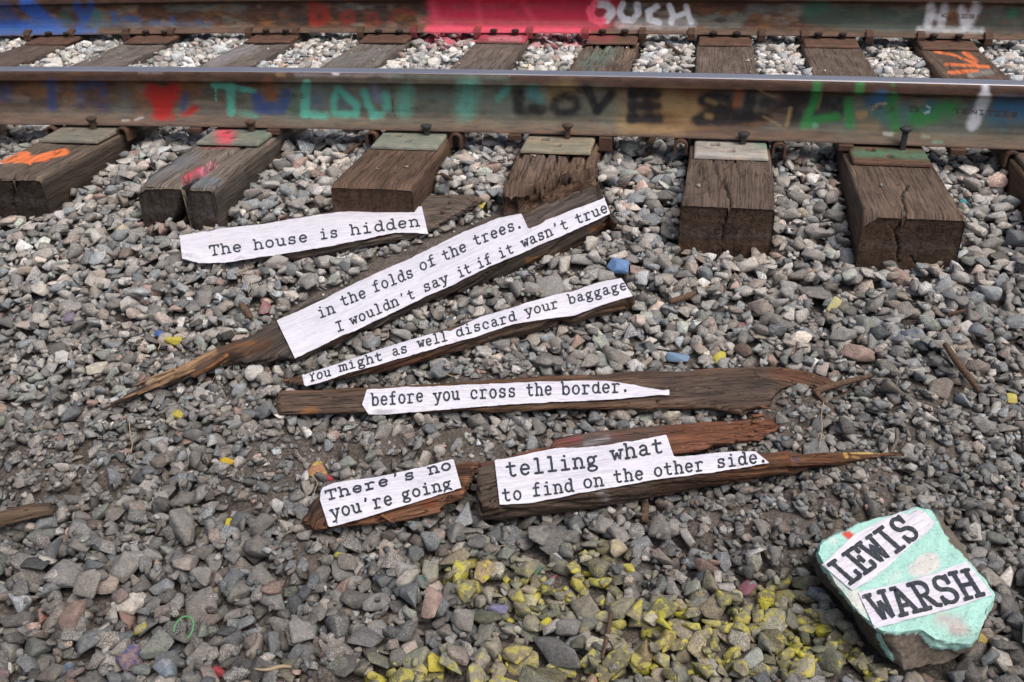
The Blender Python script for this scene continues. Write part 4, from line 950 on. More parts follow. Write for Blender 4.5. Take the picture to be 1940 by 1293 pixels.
# 3 --- You might as well discard your baggage
w3, b3, _ = wood('narrow_beam', (530, 722), (1203, 560),
    [(530, 719), (574, 706), (640, 688), (713, 661), (780, 640), (860, 612), (910, 597), (964, 578), (1030, 559), (1083, 546), (1135, 529), (1177, 521), (1188, 535), (1200, 556)],
    [(530, 722), (577, 727), (624, 717), (693, 697), (785, 671), (860, 650), (910, 636), (971, 615), (1018, 606), (1102, 596), (1132, 582), (1199, 561)],
    [(530, 725), (577, 733), (648, 725), (723, 709), (785, 700), (860, 673), (922, 654), (959, 643), (1008, 642), (1058, 629), (1107, 616), (1157, 602), (1201, 586)],
    (.072, .047, .034), [((.13, .055, .03), .7, 8, 8, [(700, 700), (860, 668)]), ((.12, .09, .07), .6, 7, 8, [(960, 632), (1190, 585)]), ((.2, .10, .04), .7, 3, 3, [(1135, 601), (1150, 597)]), ((.16, .075, .04), .6, 5, 6, [(1160, 595), (1200, 577)]), ((.14, .07, .04), .7, 5, 5, [(530, 722), (575, 716)]), ((.3, .28, .24), .7, 1.5, 1.5, [(927, 640)])],
    2.4, 320, seed=3, jag=(.02, .006), crown=.004,
    label='narrow brown beam whose paper strip reads You might as well discard your baggage', category='beam', group='wood pieces laid out with lines of a poem')
p3, c3 = paper(w3, b3, [(575, 708, 572, 712), (576, 710, 577, 733), (600, 702, 605, 726), (639, 690, 645, 712), (713, 664, 720, 690), (780, 643, 785, 671), (841, 627, 845, 654), (854, 628, 862, 649), (910, 601, 915, 634), (964, 585, 972, 615), (1033, 564, 1040, 604), (1083, 553, 1090, 598), (1132, 535, 1140, 578), (1177, 527, 1199, 561)], seed=3)
lettering(p3, c3, [('You', (585, 724), (628, 712), (-1.2, -11.6), 1.5), ('might', (643, 705), (727, 682), (-2.2, -11.6), 1.5), ('as', (743, 675.5), (774, 667.5), (-2.2, -12), 1.5), ('well', (792, 660.5), (850, 645), (-2.6, -12.4), 1.5), ('discard', (864, 639.5), (980, 607), (-2.8, -12.4), 1.5), ('your', (995, 600), (1060, 583), (-2.6, -12.4), 1.5), ('baggage', (1077, 577), (1190, 548), (-2.8, -12.4), 1.5)])
# 4 --- before you cross the border.
w4, b4, _w4 = wood('flat_plank', (528, 763), (1585, 732),
    [(528, 742), (533, 737), (600, 735), (690, 730), (860, 721), (959, 715), (1043, 708), (1107, 706), (1206, 700), (1295, 698), (1394, 692), (1457, 690), (1498, 697), (1570, 714), (1583, 722)],
    [(528, 778), (574, 778), (698, 776), (772, 775), (871, 772), (905, 775), (1048, 769), (1098, 771), (1180, 766), (1226, 771), (1249, 767), (1342, 768), (1399, 777), (1425, 768), (1462, 762), (1469, 745), (1484, 733), (1508, 726), (1549, 733), (1583, 729)],
    [(528, 789), (574, 789), (698, 787), (772, 786), (871, 783), (905, 787), (1048, 781), (1098, 784), (1180, 779), (1226, 784), (1249, 779), (1342, 779), (1399, 788), (1428, 784), (1466, 773), (1471, 752), (1484, 740), (1508, 732), (1549, 738), (1583, 733)],
    (.088, .058, .042), [((.16, .075, .035), .6, 8, 10, [(560, 738), (1100, 712)]), ((.14, .07, .035), .6, 6, 8, [(720, 780), (1300, 770)]), ((.055, .048, .044), .6, 26, 26, [(1270, 735), (1440, 740)]), ((.14, .06, .035), .8, 12, 12, [(1470, 705), (1570, 722)]), ((.26, .11, .03), .9, 9, 6, [(578, 783), (594, 778)]), ((.07, .058, .05), .5, 16, 18, [(560, 760), (680, 760)]), ((.15, .075, .04), .6, 4, 5, [(1325, 702), (1392, 696)])],
    1.2, 460, seed=4, jag=(.004, .012), crown=.003,
    cracks=[(.008, 1.7, [(1262, 735), (1300, 741), (1350, 743), (1430, 752)]), (.009, 1.8, [(1240, 762), (1340, 764), (1385, 776), (1420, 784)]), (.006, 1.4, [(1295, 722), (1360, 717)]), (.005, 1.4, [(1380, 733), (1420, 731)]), (.005, 1.3, [(1425, 705), (1440, 718), (1455, 712)]), (.004, 1.2, [(560, 755), (670, 752)])],
    label='long flat brown plank with forked right end and paper reading before you cross the border', category='plank', group='wood pieces laid out with lines of a poem')
p4, c4 = paper(w4, b4, [(695, 739, 686, 767), (705, 738, 698, 786), (740, 736, 740, 785), (819, 733, 815, 779), (871, 730, 871, 775), (959, 726, 960, 767), (1040, 723, 1040, 762), (1127, 721, 1120, 760), (1152, 723, 1152, 759), (1206, 731, 1205, 753), (1254, 740, 1250, 749), (1268, 739, 1268, 749)], seed=4)
lettering(p4, c4, [('before', (703, 769.5), (804, 761.5), (-.8, -16.5), 1.75), ('you', (821, 762), (872, 757), (-.9, -16.5), 1.75), ('cross', (890, 756.5), (979, 752), (-.8, -16.5), 1.75), ('the', (996, 751), (1048, 748.5), (-.8, -16.5), 1.75), ('border.', (1063, 748.5), (1196, 742.5), (-.7, -16.5), 1.8)])
# 5a --- reddish plank behind
w5a, b5a, _w5a = wood('splintered_plank', (916, 880), (1470, 812),
    [(916, 872), (979, 856), (1041, 838), (1050, 826), (1127, 812), (1226, 804), (1342, 793), (1408, 790), (1431, 784), (1466, 784), (1472, 786)],
    [(916, 884), (1000, 880), (1100, 876), (1275, 858), (1336, 848), (1353, 840), (1400, 836), (1437, 832), (1450, 824), (1468, 817)],
    [(916, 892), (1000, 890), (1100, 886), (1275, 869), (1336, 857), (1353, 848), (1400, 844), (1437, 840), (1450, 830), (1468, 820)],
    (.125, .055, .034), [((.115, .095, .085), .7, 26, 26, [(1060, 840), (1230, 818)]), ((.13, .115, .11), .5, 14, 16, [(1100, 835), (1160, 830)]), ((.22, .05, .05), .7, 8, 10, [(1055, 838), (1095, 832)]), ((.22, .05, .05), .5, 6, 8, [(980, 860), (995, 858)]), ((.2, .05, .05), .4, 6, 8, [(1150, 828), (1180, 826)]),
     ((.34, .34, .36), .6, 5, 7, [(1110, 842), (1150, 830)]), ((.17, .07, .035), .6, 12, 14, [(1300, 825), (1430, 810)]), ((.08, .055, .045), .7, 12, 12, [(920, 880), (1010, 870)])],
    2.0, 300, seed=5, jag=(.01, .035), crown=.004,
    cracks=[(.009, 1.6, [(1240, 838), (1330, 828), (1440, 822)]), (.008, 1.5, [(1230, 822), (1340, 812), (1410, 812)]), (.008, 1.6, [(1270, 852), (1340, 840)]), (.012, 2.2, [(1040, 842), (1046, 852)]), (.008, 1.8, [(1446, 804), (1472, 800)]), (.005, 1.3, [(1380, 800), (1420, 808), (1425, 796)])],
    label='red brown plank with a jagged right end lying behind the paper reading telling what', category='plank', group='wood pieces laid out with lines of a poem')
# 5b --- telling what / to find on the other side.
w5, b5, _ = wood('pointed_beam', (910, 930), (1714, 858),
    [(910, 880), (938, 872), (1000, 874), (1100, 872), (1275, 864), (1336, 859), (1440, 856), (1492, 849), (1500, 855), (1564, 853), (1648, 853), (1700, 855), (1714, 857)],
    [(914, 955), (947, 959), (1033, 951), (1068, 944), (1187, 921), (1300, 904), (1359, 893), (1458, 882), (1510, 878), (1597, 870), (1650, 864), (1714, 859)],
    [(914, 992), (930, 995), (1028, 984), (1152, 969), (1251, 951), (1300, 941), (1399, 924), (1498, 907), (1597, 886), (1671, 868), (1714, 860)],
    (.070, .050, .038), [((.15, .062, .030), .85, 22, 22, [(1440, 868), (1700, 858)]), ((.14, .06, .03), .8, 16, 18, [(1380, 905), (1560, 880)]), ((.11, .05, .028), .5, 12, 14, [(1250, 930), (1380, 905)]), ((.32, .32, .33), .6, 8, 10, [(1140, 935), (1150, 945)]), ((.09, .075, .065), .6, 12, 14, [(920, 890), (930, 940)]),
     ((.55, .38, .10), 1, 3.5, 3, [(1600, 858), (1604, 866)]), ((.55, .40, .12), 1, 3.5, 2.5, [(1614, 857), (1652, 856)]), ((.5, .34, .1), .9, 2.4, 2, [(1616, 866), (1628, 868)]), ((.4, .34, .2), .7, 2, 2, [(1650, 858), (1665, 859)]), ((.055, .05, .065), .9, 4, 4, [(1505, 868), (1515, 876)]), ((.12, .13, .17), .8, 3, 3, [(1362, 894), (1372, 893)]), ((.2, .09, .045), .6, 3, 4, [(1350, 898), (1400, 892)])],
    1.5, 420, seed=6, jag=(.006, 0), crown=.004,
    cracks=[(.006, 1.6, [(1485, 870), (1500, 862), (1570, 866)]), (.006, 1.6, [(912, 925), (930, 927)]), (.006, 1.4, [(914, 945), (938, 950)]), (.005, 1.3, [(1440, 872), (1490, 866)])],
    label='heavy beam tapering to a yellow dabbed point, its paper reading telling what to find on the other side', category='beam', group='wood pieces laid out with lines of a poem')
class BV2:
    def __init__(s, a, b): s.a, s.b = a, b
    def ray_cast(s, o, d):
        h = s.a.ray_cast(o, d); g = s.b.ray_cast(o, d)
        if h[0] is None: return g
        if g[0] is None: return h
        return h if h[3] < g[3] else g
p5, c5 = paper(w5, b5, [(937, 873, 947, 957), (1004, 859, 1010, 953), (1053, 850, 1060, 943), (1127, 847, 1130, 929), (1202, 835, 1208, 915), (1263, 824, 1270, 905), (1276, 864, 1281, 904), (1279, 866, 1285, 903), (1353, 859, 1360, 894), (1394, 856, 1400, 888), (1431, 856, 1440, 881), (1446, 868, 1457, 878)], M_=20, seed=5, lift=.0025)
lettering(p5, c5, [('telling', (958, 904), (1135, 883), (-2.2, -19.5), 2.2), ('what', (1157, 874), (1260, 857), (-2.4, -19), 2.2),
    ('to', (951, 951), (991, 946), (-2.0, -16.8), 1.9), ('find', (1008, 941), (1089, 931), (-2.0, -16.8), 1.9), ('on', (1104, 926), (1146, 920), (-2.0, -16.6), 1.9), ('the', (1162, 916), (1222, 908), (-2.0, -16.6), 1.9), ('other', (1238, 904), (1336, 891), (-2.0, -16.4), 1.9), ('side.', (1357, 887), (1458, 875), (-1.8, -16), 1.9)])
# 6 --- There's no / you're going
w6, b6, _ = wood('bark_slab', (578, 980), (907, 885),
    [(578, 968), (588, 944), (610, 928), (643, 913), (716, 903), (783, 889), (861, 871), (900, 869), (907, 874)],
    [(578, 996), (593, 1000), (677, 991), (766, 982), (836, 966), (846, 950), (876, 942), (892, 920), (905, 892)],
    [(578, 1004), (593, 1010), (677, 999), (766, 991), (840, 973), (852, 958), (880, 948), (896, 925), (907, 896)],
    (.11, .055, .034), [((.22, .11, .06), .8, 10, 12, [(690, 988), (830, 958)]), ((.05, .036, .03), .8, 16, 16, [(590, 960), (612, 975)]), ((.2, .1, .05), .7, 4, 5, [(860, 875), (905, 872), (890, 895)]), ((.24, .12, .065), .8, 4, 5, [(875, 935), (884, 905)]), ((.03, .02, .018), .8, 6, 6, [(895, 895), (870, 895)]), ((.20, .045, .02), .8, 7, 8, [(808, 957), (820, 953)])],
    2.6, 220, seed=7, jag=(.006, .012), crown=.006, mat=M_BARK,
    label='short slab of orange bark with crumpled paper reading There\'s no you\'re going', category='bark', group='wood pieces laid out with lines of a poem')
p6, c6 = paper(w6, b6, [(608, 930, 606, 947), (612, 924, 623, 1000), (635, 914, 650, 993), (716, 904, 730, 969), (783, 890, 799, 948), (859, 870, 874, 925)], M_=18, seed=6, lift=.0025)
lettering(p6, c6, [("There's", (617, 948.5), (789, 906), (-2.6, -12.0), 1.95), ('no', (811, 900), (858, 888.5), (-2.6, -12.6), 1.95), ("you're", (627, 984), (747, 955), (-3.6, -16.5), 2.0), ('going', (761, 948), (858, 925), (-3.0, -14.2), 1.9)])
# 7 --- plain piece at the left edge
w7, b7, _ = wood('old_plank_end', (-70, 985), (106, 962),
    [(-70, 972), (0, 963), (60, 950), (90, 946), (104, 955)], [(-70, 1000), (0, 990), (50, 980), (100, 971), (105, 966)], [(-70, 1016), (0, 1005), (50, 992), (100, 980), (106, 972)],
    (.10, .07, .048), [((.15, .10, .06), .5, 8, 9, [(0, 975), (60, 965)]), ((.05, .045, .045), .6, 7, 8, [(85, 955), (100, 965)])], 2., 140, seed=8, jag=(0, .006), zoff=.010,
    label='bare grey brown plank end entering from the left edge of the picture', category='plank')

def splinter(parent, zt, pts, w, col, up=.002):
    """a torn sliver of the same wood, still attached: tapering angular prism"""
    z = float(zt)+up; A = np.array([un(a, b, z-.004*i) for i, (a, b) in enumerate(pts)]); sc = FPX/pr(A[0])[2]; n = 14
    t = np.linspace(0, len(pts)-1, n); Q = np.stack([np.interp(t, np.arange(len(pts)), A[:, k]) for k in range(3)], 1)
    d = np.gradient(Q, axis=0); d /= np.linalg.norm(d, axis=1)[:, None]; sd_ = np.cross(d, [0, 0, 1.]); r = w/sc*np.linspace(1, .12, n)**.7*(1+.2*vn(Q, 200, 3))
    prof = [(-1, -.5), (-.8, .5), (0, .8), (.9, .35), (1, -.5), (0, -.8)]
    P_ = np.stack([Q+sd_*(r*a)[:, None]+np.array([0, 0, 1.])*(r*b*.8)[:, None] for a, b in prof], 1); V = P_.reshape(-1, 3)
    me = fmesh('splinter', V, [gridf(n, 6, True), np.array([[0, 1, 2], [0, 2, 3], [0, 3, 4], [0, 4, 5]])])
    C = np.ones((len(V), 4)); C[:, :3] = np.array(col)*(1+.4*vn(V, 160, 5))[:, None]; C[:, 3] = 0; setcol(me, 'col', C)
    L = np.linalg.norm(Q-Q[0], axis=1); setuv(me, np.stack([np.repeat(L, 6), np.tile(np.arange(6)*.003, n), np.full(6*n, pts[0][0]*.1)], 1))
    return link('splinter', me, M_WOOD, parent)
zE = lambda BKFRZ, px: float(np.interp(px, pr(BKFRZ[0])[0], BKFRZ[2]))
for pts, w in [([(850, 372), (885, 370), (912, 368)], 3.2), ([(850, 384), (890, 381), (918, 380)], 3.2), ([(842, 394), (880, 390), (902, 392)], 3.4), ([(835, 402), (860, 400), (884, 402)], 3)]:
    splinter(w1, zE(_w1, pts[0][0]), pts, w, (.13, .10, .08), .002)
for pts, w in [([(1425, 789), (1452, 785), (1476, 784)], 4), ([(1425, 800), (1450, 797), (1470, 792)], 3.5), ([(1430, 816), (1452, 812), (1471, 807)], 3.4), ([(1420, 826), (1450, 818), (1472, 812)], 3), ([(1395, 834), (1425, 833), (1446, 836)], 3.6)]:
    splinter(w5a, zE(_w5a, pts[0][0]), pts, w, (.17, .075, .04))
for pts, w in [([(300, 728), (250, 748), (205, 766)], 4.5), ([(330, 700), (285, 716), (252, 732)], 4), ([(370, 700), (320, 722), (262, 748)], 4), ([(430, 672), (400, 694), (362, 714)], 6)]:
    splinter(w2, zE(_w2, pts[0][0]), pts, w, (.24, .15, .085) if w < 5 else (.16, .075, .035), .001)
for pts, w in [([(1500, 722), (1530, 733), (1552, 738)], 2.6), ([(1480, 700), (1530, 706), (1578, 724)], 5), ([(1440, 770), (1462, 775), (1474, 777)], 3)]:
    splinter(w4, zE(_w4, pts[0][0]), pts, w, (.15, .075, .045), -.001)
# ================================================================== THE PAINTED ROCK
TOPP = [(1548, 1049), (1552, 1031), (1573, 1019), (1603, 1005), (1644, 986), (1698, 970), (1734, 961), (1758, 966), (1771, 986), (1788, 1022), (1808, 1046), (1843, 1071), (1887, 1126), (1873, 1158), (1852, 1205), (1843, 1221), (1830, 1222), (1800, 1217), (1772, 1212), (1744, 1192), (1704, 1197), (1671, 1197), (1657, 1188), (1633, 1167), (1611, 1142), (1584, 1109), (1565, 1077)]
BASEP = [(1536, 1062), (1548, 1036), (1573, 1022), (1603, 1010), (1644, 992), (1698, 976), (1738, 968), (1775, 975), (1793, 996), (1812, 1018), (1836, 1056), (1855, 1085), (1884, 1130), (1872, 1168), (1852, 1216), (1840, 1236), (1826, 1242), (1800, 1250), (1770, 1258), (1735, 1266), (1712, 1270), (1690, 1258), (1660, 1228), (1628, 1192), (1594, 1150), (1560, 1108), (1541, 1082)]
def resample_closed(p, n):
    p = np.array(p+[p[0]], float); L = np.concatenate([[0], np.cumsum(np.hypot(*np.diff(p, axis=0).T))])
    return p, L
nr = 240
kk = np.linspace(0, len(TOPP), nr, endpoint=False); i0 = kk.astype(int); fr_ = (kk-i0)[:, None]
TPa = np.array(TOPP+TOPP[:1], float); BPa = np.array(BASEP+BASEP[:1], float)
Tp = TPa[i0]*(1-fr_)+TPa[i0+1]*fr_; Bp = BPa[i0]*(1-fr_)+BPa[i0+1]*fr_
rc0 = un(1715, 1110, -.2); ZG = float(G(rc0[0], rc0[1]))
def rock_z(px, py):      # top plane, a little higher at the back, rolling down at the front right
    return ZG+.082+.012*(1110-py)/150 - .030*np.clip((py-1185)/50, 0, 1)**1.2*np.clip((px-1740)/60, 0, 1)
Tz = rock_z(Tp[:, 0], Tp[:, 1]); Tw = un(Tp[:, 0], Tp[:, 1], Tz); Bw = un(Bp[:, 0], Bp[:, 1], ZG+.006)
cpx = (1712, 1105); Cw = un(np.array(cpx[0]), np.array(cpx[1]), rock_z(np.array(cpx[0]), np.array(cpx[1])))
rings = []
for f in np.linspace(.01, 1, 46):
    q = Cw+(Tw-Cw)*f
    x_, y_, _ = pr(q); q = un(x_, y_, rock_z(x_, y_)); rings.append(q)
for f in np.linspace(0, 1, 22)[1:]:
    q = Tw*(1-f)+Bw*f; q[:, 2] = Tw[:, 2]*(1-f**1.0)+Bw[:, 2]*f
    rings.append(q)
P = np.array(rings); nT = 46
T = np.gradient(P, axis=0); Rr = np.roll(P, -1, 1)-np.roll(P, 1, 1); N = np.cross(T, Rr); N /= np.maximum(np.linalg.norm(N, axis=2, keepdims=True), 1e-9)
if N[20, :, 2].mean() < 0: N = -N
amp = np.ones(len(P)); amp[:nT-2] = .42; amp[nT-2:nT+1] = .8; amp[nT+1:] = 1.25
smoothP = P.copy()
P = P+N*(amp[:, None]*(.006*fbm(P, 34, 11, 4)+.0022*fbm(P, 120, 12, 2))-.001)[..., None]
P[:nT] += N[:nT]*(.0018*fbm(P[:nT], 60, 13, 3))[..., None]
V = P.reshape(-1, 3); me = fmesh('painted_rock', V, gridf(len(P), nr, True), False)
bm = bmesh.new(); bm.from_mesh(me); bmesh.ops.recalc_face_normals(bm, faces=bm.faces)
bm.to_mesh(me); bm.free()
X, Y, _ = pr(V); wob = 4*fbm(V, 120, 5, 3); wob2 = 4*fbm(V, 150, 9, 3)
TURQ = (.42, .73, .655)
lay = np.repeat(np.arange(len(P)), nr)
C = np.ones((len(V), 4)); C[:, 3] = 0; C[:, :3] = np.array((.16, .135, .112))*(1+.35*fbm(V, 25, 3, 3))[:, None]
turqpoly = [(1540, 1045), (1549, 1028), (1602, 1000), (1734, 955), (1760, 958), (1775, 982), (1800, 1030), (1845, 1068), (1895, 1126), (1870, 1170), (1845, 1232), (1808, 1238), (1778, 1242), (1762, 1228), (1742, 1200), (1704, 1203), (1668, 1200), (1650, 1188), (1630, 1165), (1606, 1142), (1580, 1109), (1558, 1080)]
ins = inpoly(X+wob, Y+wob2, turqpoly) & (lay < nT+9)
drip = sdist(X+wob*.5, Y, [(1664, 1204), (1676, 1228), (1690, 1248)]) < 4.5
ins |= drip
C[~ins & (lay > nT) & (X < 1690), :3] *= .55  # left flank's shade painted in: bare sides darkened away from the sun
C[ins, :3] = np.array(TURQ)*(1+.08*fbm(V[ins], 60, 4, 2))[:, None]; C[ins, 3] = 1
mk = ins.astype(float)
C = paint(C, X+wob, Y+wob2, [((.70, .69, .66), .95, 19, 6, [(1752, 1070), (1762, 1066)]), ((.70, .69, .66), .9, 14, 7, [(1735, 1080), (1752, 1074)]), ((.70, .70, .67), .9, 15, 8, [(1618, 1130), (1634, 1140)]), ((.68, .70, .67), .8, 12, 8, [(1632, 1150), (1650, 1160)]),
    ((.60, .38, .40), .6, 13, 20, [(1785, 1172), (1815, 1184)]), ((.62, .36, .38), .5, 8, 12, [(1805, 1195), (1830, 1196)]), ((.62, .42, .45), .6, 5, 8, [(1575, 1095), (1600, 1118)]), ((.66, .10, .07), 1, 6, 2.5, [(1604, 1014), (1612, 1020)]), ((.66, .10, .07), 1, 4.5, 2.5, [(1602, 1010), (1618, 1018)]), ((.68, .72, .72), .7, 7, 8, [(1576, 1024)]), ((.6, .7, .66), .5, 10, 14, [(1700, 1090), (1690, 1098)])], mk)
C[ins, 3] = 1
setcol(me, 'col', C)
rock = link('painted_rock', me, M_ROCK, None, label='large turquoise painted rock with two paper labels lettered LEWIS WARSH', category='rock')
rb = BVHTree.FromPolygons([Vector(v) for v in P[:nT+6].reshape(-1, 3)], [tuple(f) for f in gridf(nT+6, nr, True).tolist()])
pa, ca = paper(rock, rb, [(1557, 1071, 1614, 1119), (1588, 1041, 1650, 1101), (1620, 1012, 1682, 1074), (1672, 985, 1716, 1042), (1729, 962, 1756, 1010), (1752, 969, 1772, 991)], tint=(1, .98, .98), seed=11, lift=.0012, name='paper_label')
lettering(pa, ca, [('LEWIS', (1607, 1109), (1747, 1012), (-30, -26.5), 4.2)])
pb, cb = paper(rock, rb, [(1626, 1122, 1657, 1191), (1680, 1110, 1708, 1178), (1726, 1100, 1756, 1166), (1780, 1083, 1812, 1150), (1832, 1064, 1881, 1127)], tint=(.99, .97, .98), seed=12, lift=.0012, name='paper_label')
lettering(pb, cb, [('WARSH', (1665, 1178), (1866, 1126), (-21.5, -34.5), 4.3)])

# ---- stamped letters on tie ends as flat strokes in a shade colour, raised letters on the rail webs
def flatletters(name, parent, lines, mat, plane):
    if len(lines) > 1:
        for l in lines: flatletters(name, parent, [l], mat, plane)
        return
    st = []
    for text, p0, p1, up, sw in lines: st += text_strokes(text, p0, p1, up, sw)
    V, F = ribbons(st, lambda x, y, l: plane(x, y, l), .05)
    me = fmesh(name, V, F)
    C = np.ones((len(V), 4)); C[:, :3] = (.10, .075, .06); C[:, 3] = 0; setcol(me, 'col', C)
    return link(name, me, mat, parent)
def yplane(y0f, off):
    def f(px, py, l):
        D = CF*FPX+(px[:, None]-PW/2)*CR+(PH/2-py[:, None])*CU
        t = 2.2/D[:, 1]
        for _ in range(4):
            P = CP+D*t[:, None]; t = (y0f(P[:, 0])-off-l)/D[:, 1]
        return CP+D*t[:, None]
    return f
flatletters('stamped_lettering', ties[6], [('COY', (1350, 444), (1404, 442), (0, -7), .8), ('M', (1346, 488), (1366, 488), (0, -12), .9), ('B', (1386, 486), (1406, 486), (0, -12), .9)], M_STAMP, yplane(lambda x: ENDY[6]+0*x, .0012))
flatletters('stamped_lettering', ties[7], [('BLT', (1738, 428), (1778, 428), (0, 9), .8), ('I', (1780, 428), (1790, 428), (0, 9), .8)], M_STAMP, yplane(lambda x: ENDY[7]+0*x, .0012))
rl = flatletters('raised_lettering', rail_n, [('RS', (1648, 206), (1672, 207), (0, -5.4), .6), ('S', (1684, 210), (1696, 211), (0, -5.4), .6), ('TE', (1720, 211), (1744, 212), (0, -5.4), .6), ('TENITEES', (1806, 214), (1930, 222), (0, -6), .7),
    ('OSEEPROT', (330, 182), (426, 184), (0, -4.6), .55), ('ESSE', (520, 184), (580, 185), (0, -4.6), .5)], M_RUST, yplane(lambda x: YR+yb(x)-.0078, .0012))
flatletters('raised_lettering', rail_f, [('K', (1782, 33), (1796, 33), (0, -5), .6), ('RESSV', (1806, 34), (1876, 36), (0, -5), .6)], M_RUST, yplane(lambda x: YR+GA+yb(x)-.0078, .0012))

# ================================================================== GROUND AND BALLAST
x0g, x1g, y0g, y1g = -3.5, 2.2, .55, 4.75
CELL = .004
NX, NY = int((x1g-x0g)/CELL), int((y1g-y0g)/CELL)
gx = x0g+(np.arange(NX)+.5)*CELL; gy = y0g+(np.arange(NY)+.5)*CELL
GX, GY = np.meshgrid(gx, gy)
P3 = np.stack([GX, GY, 0*GX], -1)
g0 = G(GX, GY)+.006*vn(P3, 7, 1)+.003*vn(P3, 17, 2)
PXg, PYg, _ = pr(np.stack([GX, GY, g0], -1))
DIRT = [(60, 870, 90, 60, .75), (170, 860, 70, 45, .7), (545, 855, 90, 45, .9), (470, 905, 90, 40, .8), (700, 835, 90, 35, .7), (880, 845, 90, 40, .75), (1350, 985, 110, 32, .8), (1500, 985, 110, 40, .9), (1560, 935, 90, 30, .6), (1500, 765, 90, 45, .6), (560, 1040, 60, 35, .6), (930, 700, 120, 30, .4), (1450, 830, 110, 50, .55), (1750, 800, 120, 60, .35), (600, 1270, 50, 25, .7), (1190, 870, 60, 30, .3), (1620, 900, 100, 60, .6), (250, 790, 60, 30, .3), (1480, 1040, 70, 30, .6)]
dirt = np.zeros_like(g0)
nzp = 18*fbm(P3, 14, 8, 2)
for a, b, c, d, w in DIRT: dirt = np.maximum(dirt, w*np.clip(1.35-((PXg-a+nzp)/c)**2-((PYg-b+nzp)/d)**2, 0, 1))
base = g0-.034+.031*sstep(.1, .6, dirt)+.0015*vn(P3, 60, 3)
H = base.copy().astype(np.float64)
CAPM = np.full_like(H, 9.)
# ties are solid; small chips may lie on them
TIEM = np.zeros(H.shape, bool)
for xn, yn, sl, sl0, ye, wd, Y1 in TIEBOX:
    cxg = np.where(GY < yn, xn+sl0*(GY-yn), xn+sl*(GY-yn))
    TIEM |= (np.abs(GX-cxg) < wd/2-.002) & (GY > ye+.003)
H[TIEM] = -.001
# the open crack of the split tie may hold stones
for r_ in (0, 1):
    yc = YR+r_*GA+yb(GX)
    m_ = np.abs(GY-yc) < .062; CAPM[m_] = ZR-.004
    m_ = (np.abs(GY-yc) < .04); CAPM[m_] = ZR-.02
for o_, (xn, yn, sl, sl0, ye, wd, Y1) in zip(ties, TIEBOX):
    for r_ in (0, 1):
        yc = YR+r_*GA+yb(GX); cxg = xn+sl*(GY-yn); m_ = (np.abs(GX-cxg) < .108) & (np.abs(GY-yc) < .18); CAPM[m_] = -.5
def quad_cap(BK, FR, zb, grow=0.):
    for i in range(0, len(BK)-1):
        a, b, c, d = BK[i, :2], BK[i+1, :2], FR[i+1, :2], FR[i, :2]
        xs = [p[0] for p in (a, b, c, d)]; ys_ = [p[1] for p in (a, b, c, d)]
        i0_, i1_ = int((min(xs)-x0g)/CELL), int((max(xs)-x0g)/CELL)+1; j0_, j1_ = int((min(ys_)-y0g)/CELL), int((max(ys_)-y0g)/CELL)+1
        i0_, j0_ = max(i0_, 0), max(j0_, 0); i1_, j1_ = min(i1_, NX), min(j1_, NY)
        if i1_ <= i0_ or j1_ <= j0_: continue
        CAPM[j0_:j1_, i0_:i1_] = np.minimum(CAPM[j0_:j1_, i0_:i1_], np.where(inpoly(GX[j0_:j1_, i0_:i1_], GY[j0_:j1_, i0_:i1_], [tuple(a), tuple(b), tuple(c), tuple(d)]), zb[i]+.004, 9.))
for BK, FR, zb in CAPS: 
    quad_cap(BK[::3], FR[::3], zb[::3])
bp = [tuple(v[:2]) for v in Bw[::6]]
CAPM[inpoly(GX, GY, bp)] = ZG+.002
COVER = inpoly(GX, GY, bp)

# ---- base stone shapes
def base_rock(seed):
    r = random.Random(seed*17+3); bm = bmesh.new()
    a, b, c = 1., r.uniform(.55, .95), r.uniform(.34, .70)
    pw = r.uniform(2.2, 4.2); n = r.randint(8, 15)
    for _ in range(n):
        v = Vector([r.gauss(0, 1) for _ in range(3)]); v.normalize()
        k = (abs(v.x)**pw+abs(v.y)**pw+abs(v.z)**pw)**(-1/pw)*r.uniform(.88, 1.08)
        bm.verts.new((v.x*k*a/2, v.y*k*b/2, v.z*k*c/2))
    res = bmesh.ops.convex_hull(bm, input=bm.verts)
    bmesh.ops.delete(bm, geom=[v for v in bm.verts if not v.link_faces], context='VERTS')
    bmesh.ops.dissolve_limit(bm, angle_limit=math.radians(13), verts=bm.verts, edges=bm.edges)
    bmesh.ops.recalc_face_normals(bm, faces=bm.faces)
    planes = np.array([[*f.normal, f.normal.dot(f.calc_center_median())] for f in bm.faces])
    def tri(b_):
        b2_ = b_.copy(); bmesh.ops.triangulate(b2_, faces=b2_.faces); b2_.verts.ensure_lookup_table()
        V_ = np.array([v.co[:] for v in b2_.verts]); F_ = np.array([[v.index for v in f.verts] for f in b2_.faces]); b2_.free(); return V_, F_
    bm.verts.index_update(); lo = tri(bm)
    bv = bm.copy(); bmesh.ops.bevel(bv, geom=list(bv.edges), offset=r.uniform(.02, .05), segments=1, affect='EDGES', clamp_overlap=True); bv.verts.index_update(); mid = tri(bv)
    hi = bv.copy(); bmesh.ops.triangulate(hi, faces=hi.faces); bmesh.ops.subdivide_edges(hi, edges=[e for e in hi.edges if e.calc_length() > .12], cuts=2, use_grid_fill=True)
    bmesh.ops.triangulate(hi, faces=hi.faces); hi.verts.index_update(); hv, hf = tri(hi); hi.free(); bv.free(); bm.free()
    nrm = hv/np.linalg.norm(hv, axis=1)[:, None]
    hv = hv+nrm*(.030*fbm(hv+seed, 4.5, seed, 3)+.008*vn(hv+seed, 22, seed))[:, None]
    me = fmesh('stone', hv, hf)
    return dict(planes=planes, lo=lo, mid=mid, me=me)
NBASE = 56
